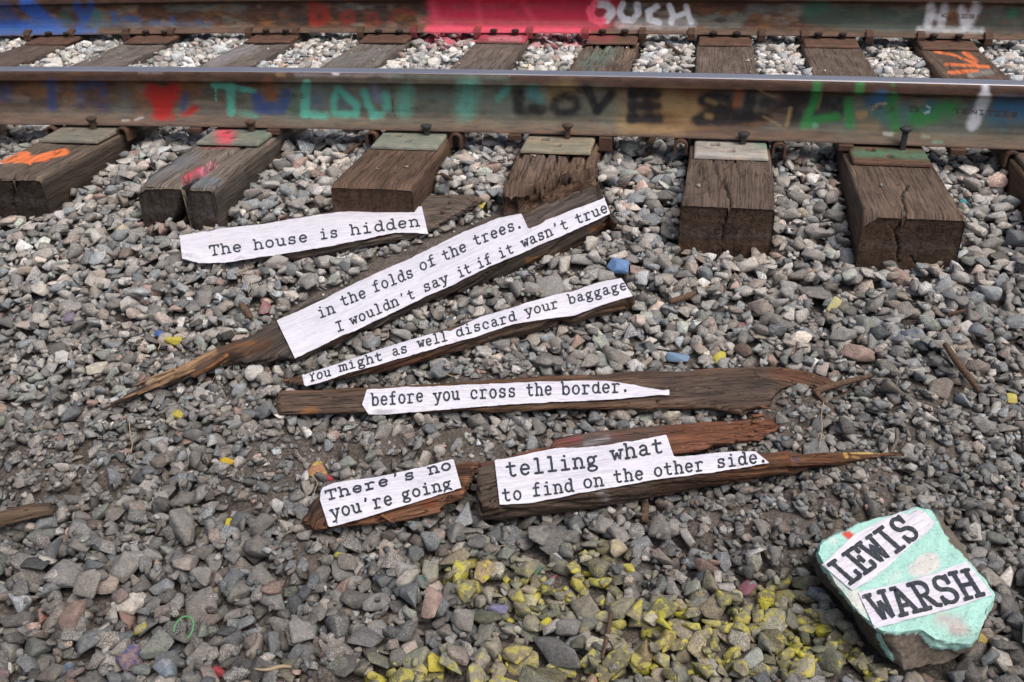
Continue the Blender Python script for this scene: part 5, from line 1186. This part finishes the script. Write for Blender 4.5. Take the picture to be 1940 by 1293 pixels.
BASES = [base_rock(i) for i in range(NBASE)]
for k in BASES: k['me'].materials.append(M_STONE_O)

STONES = []   # (base, pos, R(3x3), size, special index or -1)
IDM = np.full(H.shape, -1, np.int32)
SPM = np.zeros(H.shape, bool)
g0f = g0
def try_drop(x, y, s, q=88, tol=.45, special=-1, base=None, flat=1., yaw=None, sq=None):
    i = int((x-x0g)/CELL); j = int((y-y0g)/CELL); r = max(1, int(s*.56/CELL)+1)
    if i-r < 1 or j-r < 1 or i+r+1 >= NX or j+r+1 >= NY: return False
    b = random.randrange(NBASE) if base is None else base
    sl_ = slice(j-r, j+r+1), slice(i-r, i+r+1); Hp = H[sl_]
    k = max(1, r//2)
    dx = (H[j-k:j+k+1, i+k].mean()-H[j-k:j+k+1, i-k].mean())/(2*k*CELL); dy = (H[j+k, i-k:i+k+1].mean()-H[j-k, i-k:i+k+1].mean())/(2*k*CELL)
    m_ = math.hypot(dx, dy); f = min(1, .65/max(m_, 1e-6))*.7
    n = Vector((-dx*f+random.gauss(0, .17)*flat, -dy*f+random.gauss(0, .17)*flat, 1)).normalized()
    qy = Quaternion((0, 0, 1), random.uniform(0, 6.283) if yaw is None else yaw)
    R = (n.to_track_quat('Z', 'Y') @ qy).to_matrix(); Rn = np.array(R)
    if sq is not None: Rn = Rn@np.diag(sq)
    pl = BASES[b]['planes']
    if sq is not None:
        nn_ = (pl[:, :3]/np.array(sq))@np.array(R).T; ln = np.linalg.norm(nn_, axis=1); N_ = nn_/ln[:, None]; d_ = pl[:, 3]*s/ln
    else: N_ = pl[:, :3]@Rn.T; d_ = pl[:, 3]*s
    lx = (gx[i-r:i+r+1]-x)[None, :]; ly = (gy[j-r:j+r+1]-y)[:, None]
    up = np.full(Hp.shape, 9.); lo = np.full(Hp.shape, -9.)
    for (a, b_, c), d in zip(N_, d_):
        if c > .02: np.minimum(up, (d-a*lx-b_*ly)/c, out=up)
        elif c < -.02: np.maximum(lo, (d-a*lx-b_*ly)/c, out=lo)
    ins = (up > lo) & (up < s) & (lo > -s)
    if ins.sum() < 3: return False
    diff = (Hp-lo)[ins]
    z = np.percentile(diff, q)
    top = z+up
    if special < 0 and SPM[sl_][ins].mean() > .12: return False
    if (top[ins] > CAPM[sl_][ins]).any(): return False
    ref = g0f[j, i]
    if s > .016 and TIEM[sl_][ins].mean() > .06: return False
    if top[ins].max() > ref+tol*s+.004 and special < 0: return False
    sid = len(STONES)
    STONES.append((b, np.array([x, y, z]), Rn, s, special))
    hi_ = ins & (top > Hp)
    Hp[hi_] = top[hi_]; IDM[sl_][hi_] = sid
    if special >= 0: SPM[sl_][ins] = True
    return True
def inview(x, y, z=-.2, mg=70):
    a, b, d = pr(np.array([x, y, z])); return -mg < a < PW+mg and -mg < b < PH+mg
# candidate cells in view
VM = (PXg > -80) & (PXg < PW+80) & (PYg > -60) & (PYg < PH+90)
vj, vi = np.where(VM & ~COVER)
dirtv = dirt[vj, vi]
AREA = len(vj)*CELL*CELL
def ssize(y, x=0.):
    s_ = np.interp(y, [.8, 1.1, 1.35, 1.5, 1.8, 2.2, 2.7, 4.5], [.0395, .040, .037, .034, .038, .045, .047, .047])
    if x > .15 and 1.35 < y < 1.85: s_ = s_*.85
    return s_
def drops(n, fmin, fmax, cand, q, tol, sig=.34, avoid=1., absz=None):
    cnt = 0
    for _ in range(n):
        best = None
        for _c in range(cand):
            k = random.randrange(len(vj))
            if avoid and random.random() < dirtv[k]*avoid*1.12: continue
            j, i = int(vj[k]), int(vi[k])
            if TIEM[j, i] and absz is None: continue
            sc = H[j, i]-g0f[j, i]
            if best is None or sc < best[0]: best = (sc, j, i)
        if best is None: continue
        _, j, i = best; x, y = gx[i]+random.uniform(-.002, .002), gy[j]+random.uniform(-.002, .002)
        s = absz() if absz else float(ssize(y, x))*min(fmax, max(fmin, math.exp(random.gauss(0, sig))))
        cnt += try_drop(x, y, s, q, tol)
    return cnt
YEL = (.54, .495, .05); DYEL = (.44, .40, .09)
SPEC = [  # px x, y, width px, squash (y/x), paint colour, amount, tint, fleck, label
 (1173, 502, 46, .85, (.15, .29, .56), .9, (.16, .14, .12), 0, 'bright blue painted stone beside the right end of the longest beam'),
 (1285, 652, 46, 1.05, (.16, .27, .42), .85, (.2, .2, .19), 0, 'dull blue painted stone right of the narrow beam, above the flat plank'),
 (1194, 608, 42, .85, (.07, .24, .42), .38, (.3, .29, .28), .9, 'speckled grey stone with a blue underside by the word baggage'),
 (1368, 650, 32, 1.15, (.52, .46, .06), .7, (.3, .3, .2), 0, 'yellow green stone standing above the right part of the flat plank'),
 (1573, 567, 36, .75, (.50, .47, .22), .75, (.22, .22, .2), 0, 'grey stone with pale yellow face below the stamped tie ends'),
 (1924, 722, 24, 1.3, (.52, .46, .12), .9, (.3, .28, .2), 0, 'mustard yellow stone at the right edge beside the forked plank end level'),
 (319, 629, 40, .6, (.50, .42, .05), 1., (.3, .3, .2), 0, 'yellow oval stone left of the longest beam, with blue beside it'),
 (297, 623, 20, .8, (.04, .12, .38), 1., (.2, .2, .2), 0, 'small blue stone touching the yellow oval stone'),
 (335, 782, 26, .7, (.45, .38, .05), 1., (.3, .3, .2), 0, 'small yellow stone below the tip of the longest beam'),
 (497, 566, 40, 1.1, (.36, .10, .13), .55, (.20, .19, .18), 0, 'grey stone with a pink face just above the longest beam'),
 (428, 868, 38, 1.1, (.52, .42, .03), .85, (.4, .08, .06), 0, 'yellow stone with red patches on the dirt at left'),
 (598, 871, 44, .75, (.40, .36, .08), .5, (.30, .12, .10), 0, 'stone mottled yellow and orange above the bark slab'),
 (618, 886, 26, .6, (.42, .07, .09), 1., (.4, .1, .1), 0, 'small red chip beside the mottled yellow and orange stone'),
 (424, 957, 28, .35, (.52, .44, .04), 1., (.4, .4, .1), 0, 'thin yellow flake left of the bark slab'),
 (1196, 1068, 46, .8, (.50, .45, .08), .85, (.3, .28, .2), 0, 'rounded yellow stone set apart above the yellow sprayed patch'),
 (1044, 1060, 38, .55, (.34, .09, .12), .9, (.3, .15, .15), 0, 'crimson flat stone below the pointed beam'),
 (1011, 1054, 32, 1., (.07, .17, .11), .8, (.14, .17, .14), 0, 'dark green triangular stone left of the crimson one'),
 (644, 1040, 26, .9, (.42, .36, .05), .8, (.25, .24, .18), 0, 'yellow stained stone just below the bark slab'),
 (910, 374, 32, .7, (.50, .42, .10), .9, (.3, .3, .2), 0, 'yellow stone at the splintered tip of the thin grey board'),
 (817, 1232, 44, .85, (.50, .43, .04), .85, (.3, .28, .2), 0, 'vivid yellow stone near the bottom edge, left of the half yellow boulder'),
 (882, 1266, 64, .95, (.50, .46, .10), .5, (.22, .21, .19), 0, 'largest half yellow half grey stone at the bottom edge'),
 (1420, 1078, 34, .9, (.26, .10, .14), .8, (.2, .15, .15), 0, 'purple red stone between the yellow patch and the turquoise rock'),
 (1670, 497, 22, .6, (.36, .34, .60), .9, (.3, .3, .3), 0, 'small lavender stone in front of the cracked wide tie'),
 (1731, 627, 58, .7, (.07, .12, .24), .5, (.24, .24, .22), .2, 'pale grey stone with a dark blue smear, right of centre'),
 (1797, 980, 52, .6, (.26, .26, .08), .5, (.13, .14, .14), 0, 'olive and slate stone just behind the turquoise rock'),
 (105, 1237, 54, .7, (.05, .12, .28), .55, (.16, .18, .17), 0, 'grey stone with blue paint in the bottom left corner'),
 (314, 1256, 70, .55, (.16, .22, .30), .5, (.22, .24, .26), .3, 'long pale blue grey stone at the bottom left'),
 (244, 1215, 56, .75, (.05, .07, .20), .55, (.24, .17, .14), 0, 'brown stone with a dark blue top, left of the green ring'),
 (402, 1247, 40, .6, (.34, .05, .06), .85, (.3, .1, .1), 0, 'red faced stone below the green ring'),
 (1322, 683, 46, .7, (.5, .5, .5), 0, (.48, .47, .45), 1., 'white pitted stone behind the flat plank'),
 (1925, 1058, 60, .75, (.5, .5, .5), 0, (.55, .54, .52), .2, 'white stone at the right edge beside the turquoise rock'),
 (1768, 769, 42, .65, (.5, .5, .5), 0, (.46, .44, .41), .1, 'pale flat white stone right of the forked plank end'),
 (179, 672, 44, .9, (.5, .5, .5), 0, (.40, .38, .32), .1, 'pale cream stone left of the longest beam tip'),
 (942, 1135, 42, .7, (.16, .16, .28), .8, (.2, .2, .24), 0, 'lavender grey stone inside the yellow sprayed patch'),
 (475, 415, 20, .9, (.03, .16, .30), 1., (.2, .2, .2), 0, 'small blue stone above the paper reading The house is hidden'),
 (415, 398, 34, 1., (.12, .22, .32), .45, (.30, .22, .18), 0, 'tan stone with light blue paint by the foot of the split tie'),
 (1836, 365, 24, .8, (.05, .32, .40), .7, (.25, .24, .22), 0, 'small stone with turquoise paint right of the wide cracked tie'),
 (127, 590, 24, .8, (.13, .11, .20), .5, (.2, .18, .2), 0, 'small purple stone in the gravel at left'),
 (65, 1145, 46, .7, (.42, .08, .08), .45, (.22, .2, .18), 0, 'stone with a red top near the lower left edge'),
 (222, 1120, 42, .85, (.34, .08, .08), .35, (.20, .18, .165), 0, 'rounded stone with a red spot, upper left of the green ring'),
 (258, 1165, 30, .8, (.40, .36, .05), .5, (.2, .19, .16), 0, 'stone with a yellow spot left of the green ring'),
 (620, 1283, 60, .5, (.36, .07, .08), .5, (.28, .25, .22), 0, 'stone with red and yellow marks cut by the bottom edge'),
 (1120, 1284, 56, .5, (.42, .16, .10), .6, (.3, .28, .2), 0, 'orange tinted stone at the bottom edge inside the yellow patch'),
 (965, 1266, 44, .8, (.50, .44, .04), .75, (.28, .32, .36), 0, 'pale blue stone splashed yellow at the bottom edge'),
 (1850, 1180, 46, .9, (.38, .30, .05), .55, (.25, .24, .22), 0, 'stone with orange yellow stains right of the turquoise rock'),
]
BIGS = [  # plain large stones the photograph shows: px x, y, width, squash, tint, fleck
 (118, 1072, 72, .9, .20, 0), (812, 1138, 62, 1., .215, .1), (725, 816, 46, 1.05, .18, .2), (1735, 1025, 60, .5, .14, 0), (323, 995, 78, .7, .17, 0), (1545, 842, 56, .85, .17, .2), (1860, 775, 54, 1., .2, 0),
 (1695, 730, 54, .75, .13, .1), (1630, 650, 60, .7, .22, .5), (1165, 650, 60, .85, .17, .1), (400, 510, 42, .8, .24, .9), (175, 1090, 60, .8, .13, 0), (285, 1200, 76, .55, .17, .1), (370, 1118, 66, .8, .16, 0),
 (1215, 1140, 60, .8, .16, .2), (1105, 1130, 66, .7, .17, .1), (980, 1215, 60, .7, .14, 0), (1060, 1218, 110, .5, .135, .1), (1180, 1280, 90, .4, .15, .1), (1320, 1105, 40, .9, .28, .1), (1840, 970, 50, .5, .17, 0),
 (1545, 545, 60, .9, .15, 0), (1510, 355, 54, .7, .22, .3), (1700, 480, 50, .5, .16, 0), (1500, 300, 30, .7, .32, 0), (860, 1045, 58, .8, .16, 0), (1000, 1060, 56, .7, .15, 0), (1500, 1105, 46, .9, .24, .2), (1340, 1070, 48, .9, .14, 0),
 (690, 1185, 70, .7, .14, 0), (520, 1150, 56, .8, .155, 0), (460, 1010, 60, .7, .18, .3), (230, 1060, 60, .8, .2, .1), (95, 1150, 56, .8, .15, .5), (170, 1200, 70, .8, .15, 0), (560, 1180, 60, .8, .14, 0), (500, 1195, 50, .7, .15, 0),
 (1038, 522, 62, .7, .22, .2), (960, 560, 46, .8, .19, .1), (1440, 575, 46, .8, .2, .4), (1600, 620, 50, .6, .2, .2), (1480, 600, 50, .5, .16, 0), (1640, 590, 56, .7, .2, .1), (1795, 705, 50, .9, .16, .1), (700, 470, 46, .8, .2, .6), (380, 545, 40, .8, .19, .1)]
ntot = int(AREA/(.040**2*.62))
print('area', round(AREA, 2), 'ntot', ntot)
drops(int(ntot*.75), .6, 1.45, 3, 80, .30)
def special_drop(px, py, w, sqz, idx, base=None):
    P = un(px, py, -.2)
    for _ in range(4): P = un(px, py, float(G(P[0], P[1]))+.012)
    s = w/(FPX/pr(P)[2])*1.04
    for t_ in range(8):
        if try_drop(float(P[0])+random.uniform(-.002, .002)*t_, float(P[1])+random.uniform(-.002, .002)*t_, s*1.06*(1-.03*t_), 72, 9., special=idx, base=base if base is not None else (idx*7+t_*3) % NBASE, flat=.15,
                    yaw=math.pi*(idx % 2)+random.uniform(-.3, .3), sq=(1., min(1.3, sqz*1.25/.8), .85)): return True
    return False
bad = [k for k, sp_ in enumerate(SPEC) if not special_drop(sp_[0], sp_[1], sp_[2], sp_[3], k)]
badb = [k for k, b_ in enumerate(BIGS) if not special_drop(b_[0], b_[1], b_[2]*1.05, b_[3], 1000+k)]
print('special fails', bad, badb)
drops(int(ntot*.55), .5, 1.5, 7, 78, .34)
drops(int(ntot*.35), .35, .9, 8, 74, .4, .3)
drops(int(ntot*1.2), 0, 0, 8, 70, .5, avoid=.6, absz=lambda: random.uniform(.008, .020))
# little chips over the dirt and a few on the ties
dj = np.where(dirtv > .25)[0]
for _ in range(420):
    k = int(dj[random.randrange(len(dj))]); try_drop(gx[vi[k]], gy[vj[k]], random.uniform(.018, .040), 72, .55)
for _ in range(2400):
    k = int(dj[random.randrange(len(dj))]); try_drop(gx[vi[k]], gy[vj[k]], random.choice([.004, .006, .008, .010, .013, .016, .020]), 60, 1.2)
tj = np.where(TIEM[vj, vi])[0]
for _ in range(260):
    k = int(tj[random.randrange(len(tj))]); try_drop(gx[vi[k]], gy[vj[k]], random.uniform(.005, .015), 60, 20)
print('stones', len(STONES))

# ---- which stones show largest
jj, ii = np.where(IDM >= 0)
_, _, depg = pr(np.stack([gx[ii], gy[jj], H[jj, ii]], -1))
PXs, PYs, _ = pr(np.stack([gx[ii], gy[jj], H[jj, ii]], -1))
el = (HC-H[jj, ii])/np.sqrt(gx[ii]**2+gy[jj]**2+(HC-H[jj, ii])**2)
wgt = (CELL*FPX/depg)**2*el*((PXs > 0) & (PXs < PW) & (PYs > 0) & (PYs < PH))
vis = np.bincount(IDM[jj, ii], weights=wgt, minlength=len(STONES))
order = np.argsort(-vis)
spec_ids = [k for k, s_ in enumerate(STONES) if 0 <= s_[4] < 1000]
parts = [int(k) for k in order if not (0 <= STONES[k][4] < 1000)][:300]; partset = set(parts) | set(spec_ids)

YB = [(870, 1090, 60, 40), (730, 1285, 110, 18), (880, 1282, 90, 25), (1240, 1265, 130, 35), (990, 1110, 70, 45), (1090, 1110, 70, 50), (1180, 1180, 80, 50), (1130, 1050, 40, 25), (1290, 1190, 90, 60), (1400, 1170, 80, 50), (1370, 1255, 90, 45), (1470, 1150, 60, 50), (1500, 1230, 60, 50), (1560, 1185, 45, 40), (1600, 1240, 45, 40), (1100, 1270, 120, 35), (960, 1262, 60, 40), (800, 1270, 90, 25), (720, 1280, 50, 20), (1670, 1260, 50, 25), (1010, 1170, 60, 30)]
PALP = [(.05, .10, .22), (.30, .06, .06), (.06, .13, .09), (.05, .16, .18), (.42, .37, .07), (.34, .12, .06), (.14, .10, .2), (.22, .25, .3)]
PALP.pop(6); PALP.pop(5)
def stone_look(k):
    b, p, R, s, sp_ = STONES[k]; r = random.Random(k*31+5)
    px, py, _ = pr(p)
    if 0 <= sp_ < 1000:
        q = SPEC[sp_]; return (*q[6],), q[7], q[4], q[5]
    # brightness by place: pale dusty crib ballast between the rails, browner and darker by the foreground
    lum = np.interp(py, [60, 150, 260, 420, 700, 900, 1293], [.46, .42, .33, .275, .222, .178, .148])
    v = lum*math.exp(r.gauss(0, .32))
    if sp_ >= 1000: v = BIGS[sp_-1000][4]*1.05
    t = r.random(); warm = r.gauss(0, .022)
    c = np.array([1.035+warm, 1.0, .945-warm])
    if t < .07: c = np.array([1.13, .98, .87])
    elif t < .09: c = np.array([1.22, .90, .78]); 
    elif t < .26: c = np.array([.92, .99, 1.04]); v *= .9
    elif t < .31: c = np.array([.95, 1.03, .93])
    elif t < .34: v *= 1.5
    fl = 0. if r.random() < .7 else r.uniform(.4, 1.)
    if sp_ >= 1000: fl = BIGS[sp_-1000][5]
    ya = 0
    for a, b_, c_, d in YB: ya = max(ya, math.exp(-(((px-a)/c_)**2+((py-b_)/d)**2)*1.0))
    pc, pa = (.5, .5, .5), 0.
    if r.random() < ya*2.1: pc = YEL if r.random() < .5 else DYEL; pa = min(.8, .18+ya*r.uniform(.12, .68))
    elif r.random() < (.075 if (py > 1120 and px < 700) else .022) and s > .02: pc = r.choice(PALP); pa = r.uniform(.12, .5)
    if 805 < px < 905 and py < 92 and r.random() < .85: pc = (.55, .07, .12); pa = .8 if py < 82 else .45
    if 1000 < px < 1115 and py < 90 and r.random() < .8: pc = (.45, .08, .12); pa = .65
    c = np.clip(c*v, .02, .7)
    return tuple(float(x) for x in c), fl, pc, pa

# ground sheet
ground_parent = None
gs = 2; sub = base[::3, ::3]; nyg, nxg = sub.shape
xx, yy = np.meshgrid(gx[::3], gy[::3]); tm = TIEM[::3, ::3]
zz = np.where(tm, np.minimum(sub, -.185), sub)+.002*fbm(np.stack([xx, yy, 0*xx], -1), 45, 6, 2)*1.
Vg = np.stack([xx, yy, zz], -1).reshape(-1, 3)
idx = np.arange(nyg*nxg).reshape(nyg, nxg); loop = np.concatenate([idx[0], idx[1:, -1], idx[-1, ::-1][1:], idx[::-1, 0][1:-1]])
lp = Vg[loop]; cc = np.array([-.6, 2.6, 0]); rings_ = [loop]; Vl = [Vg]; nv = len(Vg); Fs = [gridf(nyg, nxg)[:, ::-1]]
prev = loop
for f in (1.25, 2, 5, 14):
    q = cc+(lp-cc)*f; q[:, 2] = G(q[:, 0], q[:, 1])*0-.2 if f > 1.3 else lp[:, 2]*.7-.06; new = np.arange(len(loop))+nv
    Vl.append(q); nv += len(loop); Fs.append(np.stack([prev, np.roll(prev, -1), np.roll(new, -1), new], 1)[:, ::-1]); prev = new
meg = fmesh('ground', np.concatenate(Vl), Fs, True)
ground = link('ground', meg, M_DIRT, None, [0, 0, 0], kind='structure')

# individual stones
def place_stone(k, parent, **kw):
    b, p, R, s, sp_ = STONES[k]
    o = bpy.data.objects.new('stone' if parent is not None else 'painted_stone', BASES[b]['me']); COL.objects.link(o)
    Mx = Matrix(((R*s).tolist())).to_4x4(); Mx.translation = Vector(p)
    if parent is not None: o.parent = parent
    o.matrix_local = Mx
    t, fl, pc, pa_ = stone_look(k)
    o['tint'] = list(t); o['tint_a'] = float(fl); o['paint'] = list(map(float, pc)); o['paint_a'] = float(pa_)
    for a, v in kw.items(): o[a] = v
    return o
for k in parts: place_stone(k, ground)
for k in spec_ids:
    lab = SPEC[STONES[k][4]][8]; o = place_stone(k, None, label=lab, category='stone', group='stones with paint or unusual colour')
    if SPEC[STONES[k][4]][3] and SPEC[STONES[k][4]][5] == 0: o.name = 'pale_stone'
# the rest, one mass
Vs, Fs, Ts, Ps = [], [], [], []; nv = 0
seen = vis > 0
jv = np.bincount(IDM[jj, ii], minlength=len(STONES))
nbig = 0
for k, (b, p, R, s, sp_) in enumerate(STONES):
    if k in partset or jv[k] < 1: continue
    v, f = BASES[b]['mid'] if (s > .018 and vis[k] > 60) else BASES[b]['lo']
    Vs.append((v*s)@R.T+p); Fs.append(f+nv); nv += len(v)
    t, fl, pc, pa_ = stone_look(k)
    Ts.append(np.tile((*t, fl), (len(v), 1))); Ps.append(np.tile((*pc, pa_), (len(v), 1)))
Vs = np.concatenate(Vs); Fs = np.concatenate(Fs)
Vs += .0007*np.stack([vn(Vs, 150, 1), vn(Vs, 150, 2), vn(Vs, 150, 3)], 1)
print('gravel tris', len(Fs))
mes = fmesh('gravel', Vs, Fs); setcol(mes, 'tint', np.concatenate(Ts)); setcol(mes, 'paint', np.concatenate(Ps))
gr = link('gravel', mes, M_STONE_G, ground, kind='stuff')

# ================================================================== SMALL THINGS
def surf(px, py, lift=.004):
    """world point on the finished stone surface seen at this pixel"""
    P = un(px, py, -.1)
    for _ in range(6):
        i = int(np.clip((P[0]-x0g)/CELL, 0, NX-1)); j = int(np.clip((P[1]-y0g)/CELL, 0, NY-1)); P = un(px, py, float(H[j, i])+lift)
    return P
def tube(name, pts, radii, mat, nseg=7, seed=0, parent=None, rough=.12, **kw):
    pts = [Vector(p) for p in pts]; n = 5*(len(pts)-1)+1; A = np.array([p[:] for p in pts]); t = np.arange(len(pts)); tt = np.linspace(0, len(pts)-1, n)
    Q = np.stack([np.interp(tt, t, A[:, k]) for k in range(3)], 1); rr = np.interp(tt, t, radii)
    for _ in range(2): Q[1:-1] = Q[1:-1]*.5+(Q[:-2]+Q[2:])*.25
    Tn = np.gradient(Q, axis=0); Tn /= np.linalg.norm(Tn, axis=1)[:, None]; a = np.cross(Tn, [0, 0, 1.]); a /= np.maximum(np.linalg.norm(a, axis=1)[:, None], 1e-6); b = np.cross(Tn, a)
    th = np.linspace(0, 2*math.pi, nseg, endpoint=False)
    P = Q[:, None]+(a[:, None]*np.cos(th)[None, :, None]+b[:, None]*np.sin(th)[None, :, None])*rr[:, None, None]*(1+rough*vn(np.repeat(Q[:, None], nseg, 1)+th[None, :, None], 90, seed))[..., None]
    V = P.reshape(-1, 3); V = np.vstack([V, Q[:1], Q[-1:]]); m = nseg
    F2 = [[i, (i+1) % m, len(V)-2] for i in range(m)]+[[(n-1)*m+(i+1) % m, (n-1)*m+i, len(V)-1] for i in range(m)]
    me = fmesh(name, V, [gridf(n, m, True), np.array(F2)], True)
    return link(name, me, mat, parent, **kw)
def pxtube(name, pxs, rpx, mat, lift=.006, lifts=None, **kw):
    Ps = [surf(a, b, (lifts[i] if lifts else lift)) for i, (a, b) in enumerate(pxs)]
    sc = FPX/pr(Ps[0])[2]; z = np.array([p[2] for p in Ps])
    # rest in a straight line on the highest supports
    t = np.linspace(0, 1, len(Ps)); c = np.polyfit(t, z, 1 if len(Ps) > 2 else 1); zf = np.polyval(c, t); zf += max(0, (z-zf).max()*.6)
    Ps = [un(a, b, zz_) for (a, b), zz_ in zip(pxs, zf)]
    return tube(name, Ps, [r/sc for r in rpx], mat, **kw)
tl = 'dry twigs and wood slivers on the gravel'
pxtube('twig', [(1158, 1160), (1153, 1195), (1141, 1248)], [4, 4.4, 2.6], M_TWIG, category='twig', label='thin brown stick lying in the yellow sprayed stones', group=tl)
pxtube('twig', [(1268, 572), (1300, 563), (1330, 551), (1354, 546)], [5, 7, 5, 3], M_TWIG, category='wood sliver', label='reddish wood sliver right of the narrow beam under pale straws', group=tl)
tw = pxtube('forked_twig', [(1540, 744), (1570, 733), (1610, 722), (1652, 712)], [7, 7, 6, 3.5], M_TWIG, lift=.012, category='twig', label='knobbly forked stick at the right end of the flat plank', group=tl)
P_ = [surf(1545, 742, .012), surf(1560, 760, .006), surf(1574, 776, .004)]
tube('side_branch', P_, [.006, .005, .002], M_TWIG, parent=tw)
pxtube('twig', [(1790, 652), (1812, 684), (1838, 718), (1856, 742)], [5, 7, 6, 4], M_TWIG, lift=.016, category='wood sliver', label='dark wood sliver slanting in the gravel at the right', group=tl)
pxtube('twig', [(1796, 596), (1815, 592), (1830, 588)], [4, 4, 2.5], M_TWIG, category='wood sliver', label='short dark sliver above the slanting one at right', group=tl)
pxtube('twig', [(1224, 298), (1231, 275), (1236, 258)], [7, 8, 8], M_TWIG, category='wood sliver', label='upright brown wood splinter in front of the near rail', group=tl)
pxtube('twig', [(1236, 298), (1238, 275), (1238, 262)], [3, 3, 3], M_TWIGG, category='wood sliver', label='grey splinter beside the upright brown one', group=tl)
pxtube('twig', [(482, 1268), (505, 1270), (535, 1262), (566, 1266)], [1.5, 3, 3.5, 1.5], M_STRAW, category='twig', label='pale twig at the bottom edge left of centre', group=tl)
pxtube('twig', [(1222, 955), (1222, 975), (1220, 990)], [8, 8, 7], M_TWIG, category='wood sliver', label='brown wood chip poking out below the pointed beam', group=tl)
pxtube('twig', [(1262, 82), (1285, 100), (1300, 108)], [3, 4, 3], M_TWIG, category='wood sliver', label='reddish sliver between the two rails', group=tl)
pxtube('twig', [(1420, 932), (1445, 925)], [3, 2], M_TWIGG, category='wood sliver', label='little grey sliver under the right half of the pointed beam', group=tl)
pxtube('twig', [(1698, 812), (1700, 835), (1686, 860), (1696, 880)][:3], [3, 4, 3], M_TWIGG, category='twig', label='grey twig near the tip of the pointed beam', group=tl)
pxtube('twig', [(640, 300), (662, 285), (690, 268)], [3.5, 4, 3], M_TWIG, category='wood sliver', label='brown splinter left of the smooth dark tie', group=tl)
pxtube('twig', [(826, 325), (842, 335), (856, 340)], [3, 5, 3], M_TWIG, category='wood sliver', label='splinter right of the smooth dark tie', group=tl)
pxtube('twig', [(455, 575), (466, 590), (476, 604)], [5, 8, 5], M_TWIG, category='wood sliver', label='broken brown chip above the middle of the longest beam', group=tl)
pxtube('twig', [(486, 268), (492, 282), (494, 298)], [5, 6, 4], M_TWIG, category='wood sliver', label='upright chip leaning on the split tie', group=tl)
pxtube('twig', [(1320, 684-60), (1322, 640)], [1, 1], M_TWIGG, category='wood sliver', label='tiny sliver between narrow beam and yellow green stone', group=tl) if False else None
# dry grass tufts / straws
straws = [([(428, 64), (440, 45), (453, 29)], 'dry straw standing against the far rail'), ([(1560, 455), (1630, 432), (1662, 475), (1690, 498)][1:], 'curved dry straw before the cracked wide tie'),
    ([(1752, 500), (1770, 503), (1776, 500)], 'pale straw at the foot of the cracked wide tie'), ([(1778, 515), (1792, 498), (1798, 494)], 'short straw right of the wide tie foot'), ([(1295, 560), (1306, 545), (1320, 535)], 'forked straw by the reddish sliver'),
    ([(1330, 545), (1365, 540)], 'straight straw right of the reddish sliver'), ([(1722, 590), (1735, 575), (1760, 575)], 'bent straw in the gravel at right'), ([(462, 500), (478, 540), (470, 555)], 'fine straw under the first paper strip'), ([(468, 530), (450, 515), (480, 505)], 'second fine straw under the first paper strip'),
    ([(404, 720), (414, 700), (420, 690)], 'straw below the bare splinter of the longest beam'), ([(1561, 760), (1556, 785), (1558, 815), (1552, 850)], 'long thin root hanging over stones by the forked twig'), ([(245, 790), (246, 820), (252, 845), (240, 870)], 'thin root lying on the dirt at left'),
    ([(300, 662), (304, 652), (296, 644)], 'small straw under the yellow oval stone'), ([(945, 1035), (975, 1032)], 'short straw under the pointed beam'), ([(1590, 330), (1624, 300)], 'straw between the two stamped ties'), ([(1575, 368), (1592, 342)], 'second straw between the stamped ties'),
    ([(838, 706), (858, 714), (872, 712)], 'straw between the narrow beam and the flat plank'), ([(590, 900), (603, 915), (592, 940)], 'white root hair above the bark slab'), ([(655, 88), (672, 62), (690, 50)], 'dry straw left of the pink part of the far rail'),
    ([(985, 105), (1003, 118), (1000, 128)], 'straw beside the brown tie between the rails')]
for k, (pp, lab) in enumerate(straws):
    pxtube('dry_straw', pp, [.95]*len(pp), M_STRAW, lift=.01, seed=k, category='straw', label=lab, group='dry grass straws on the ballast', nseg=5)
# green plastic ring
c0 = surf(349, 1197, .012); ringp = []
for k in range(20):
    a = math.radians(200-245*k/19); ringp.append((c0[0]+.0155*math.cos(a), c0[1]+.0185*math.sin(a)*.9, c0[2]+.010*math.sin(a)+.006))
tube('plastic_ring', ringp, [.0017]*20, M_GREEN, 8, rough=0, category='ring', label='thin open green plastic ring standing in the gravel at lower left')
print('objects', len(bpy.data.objects))
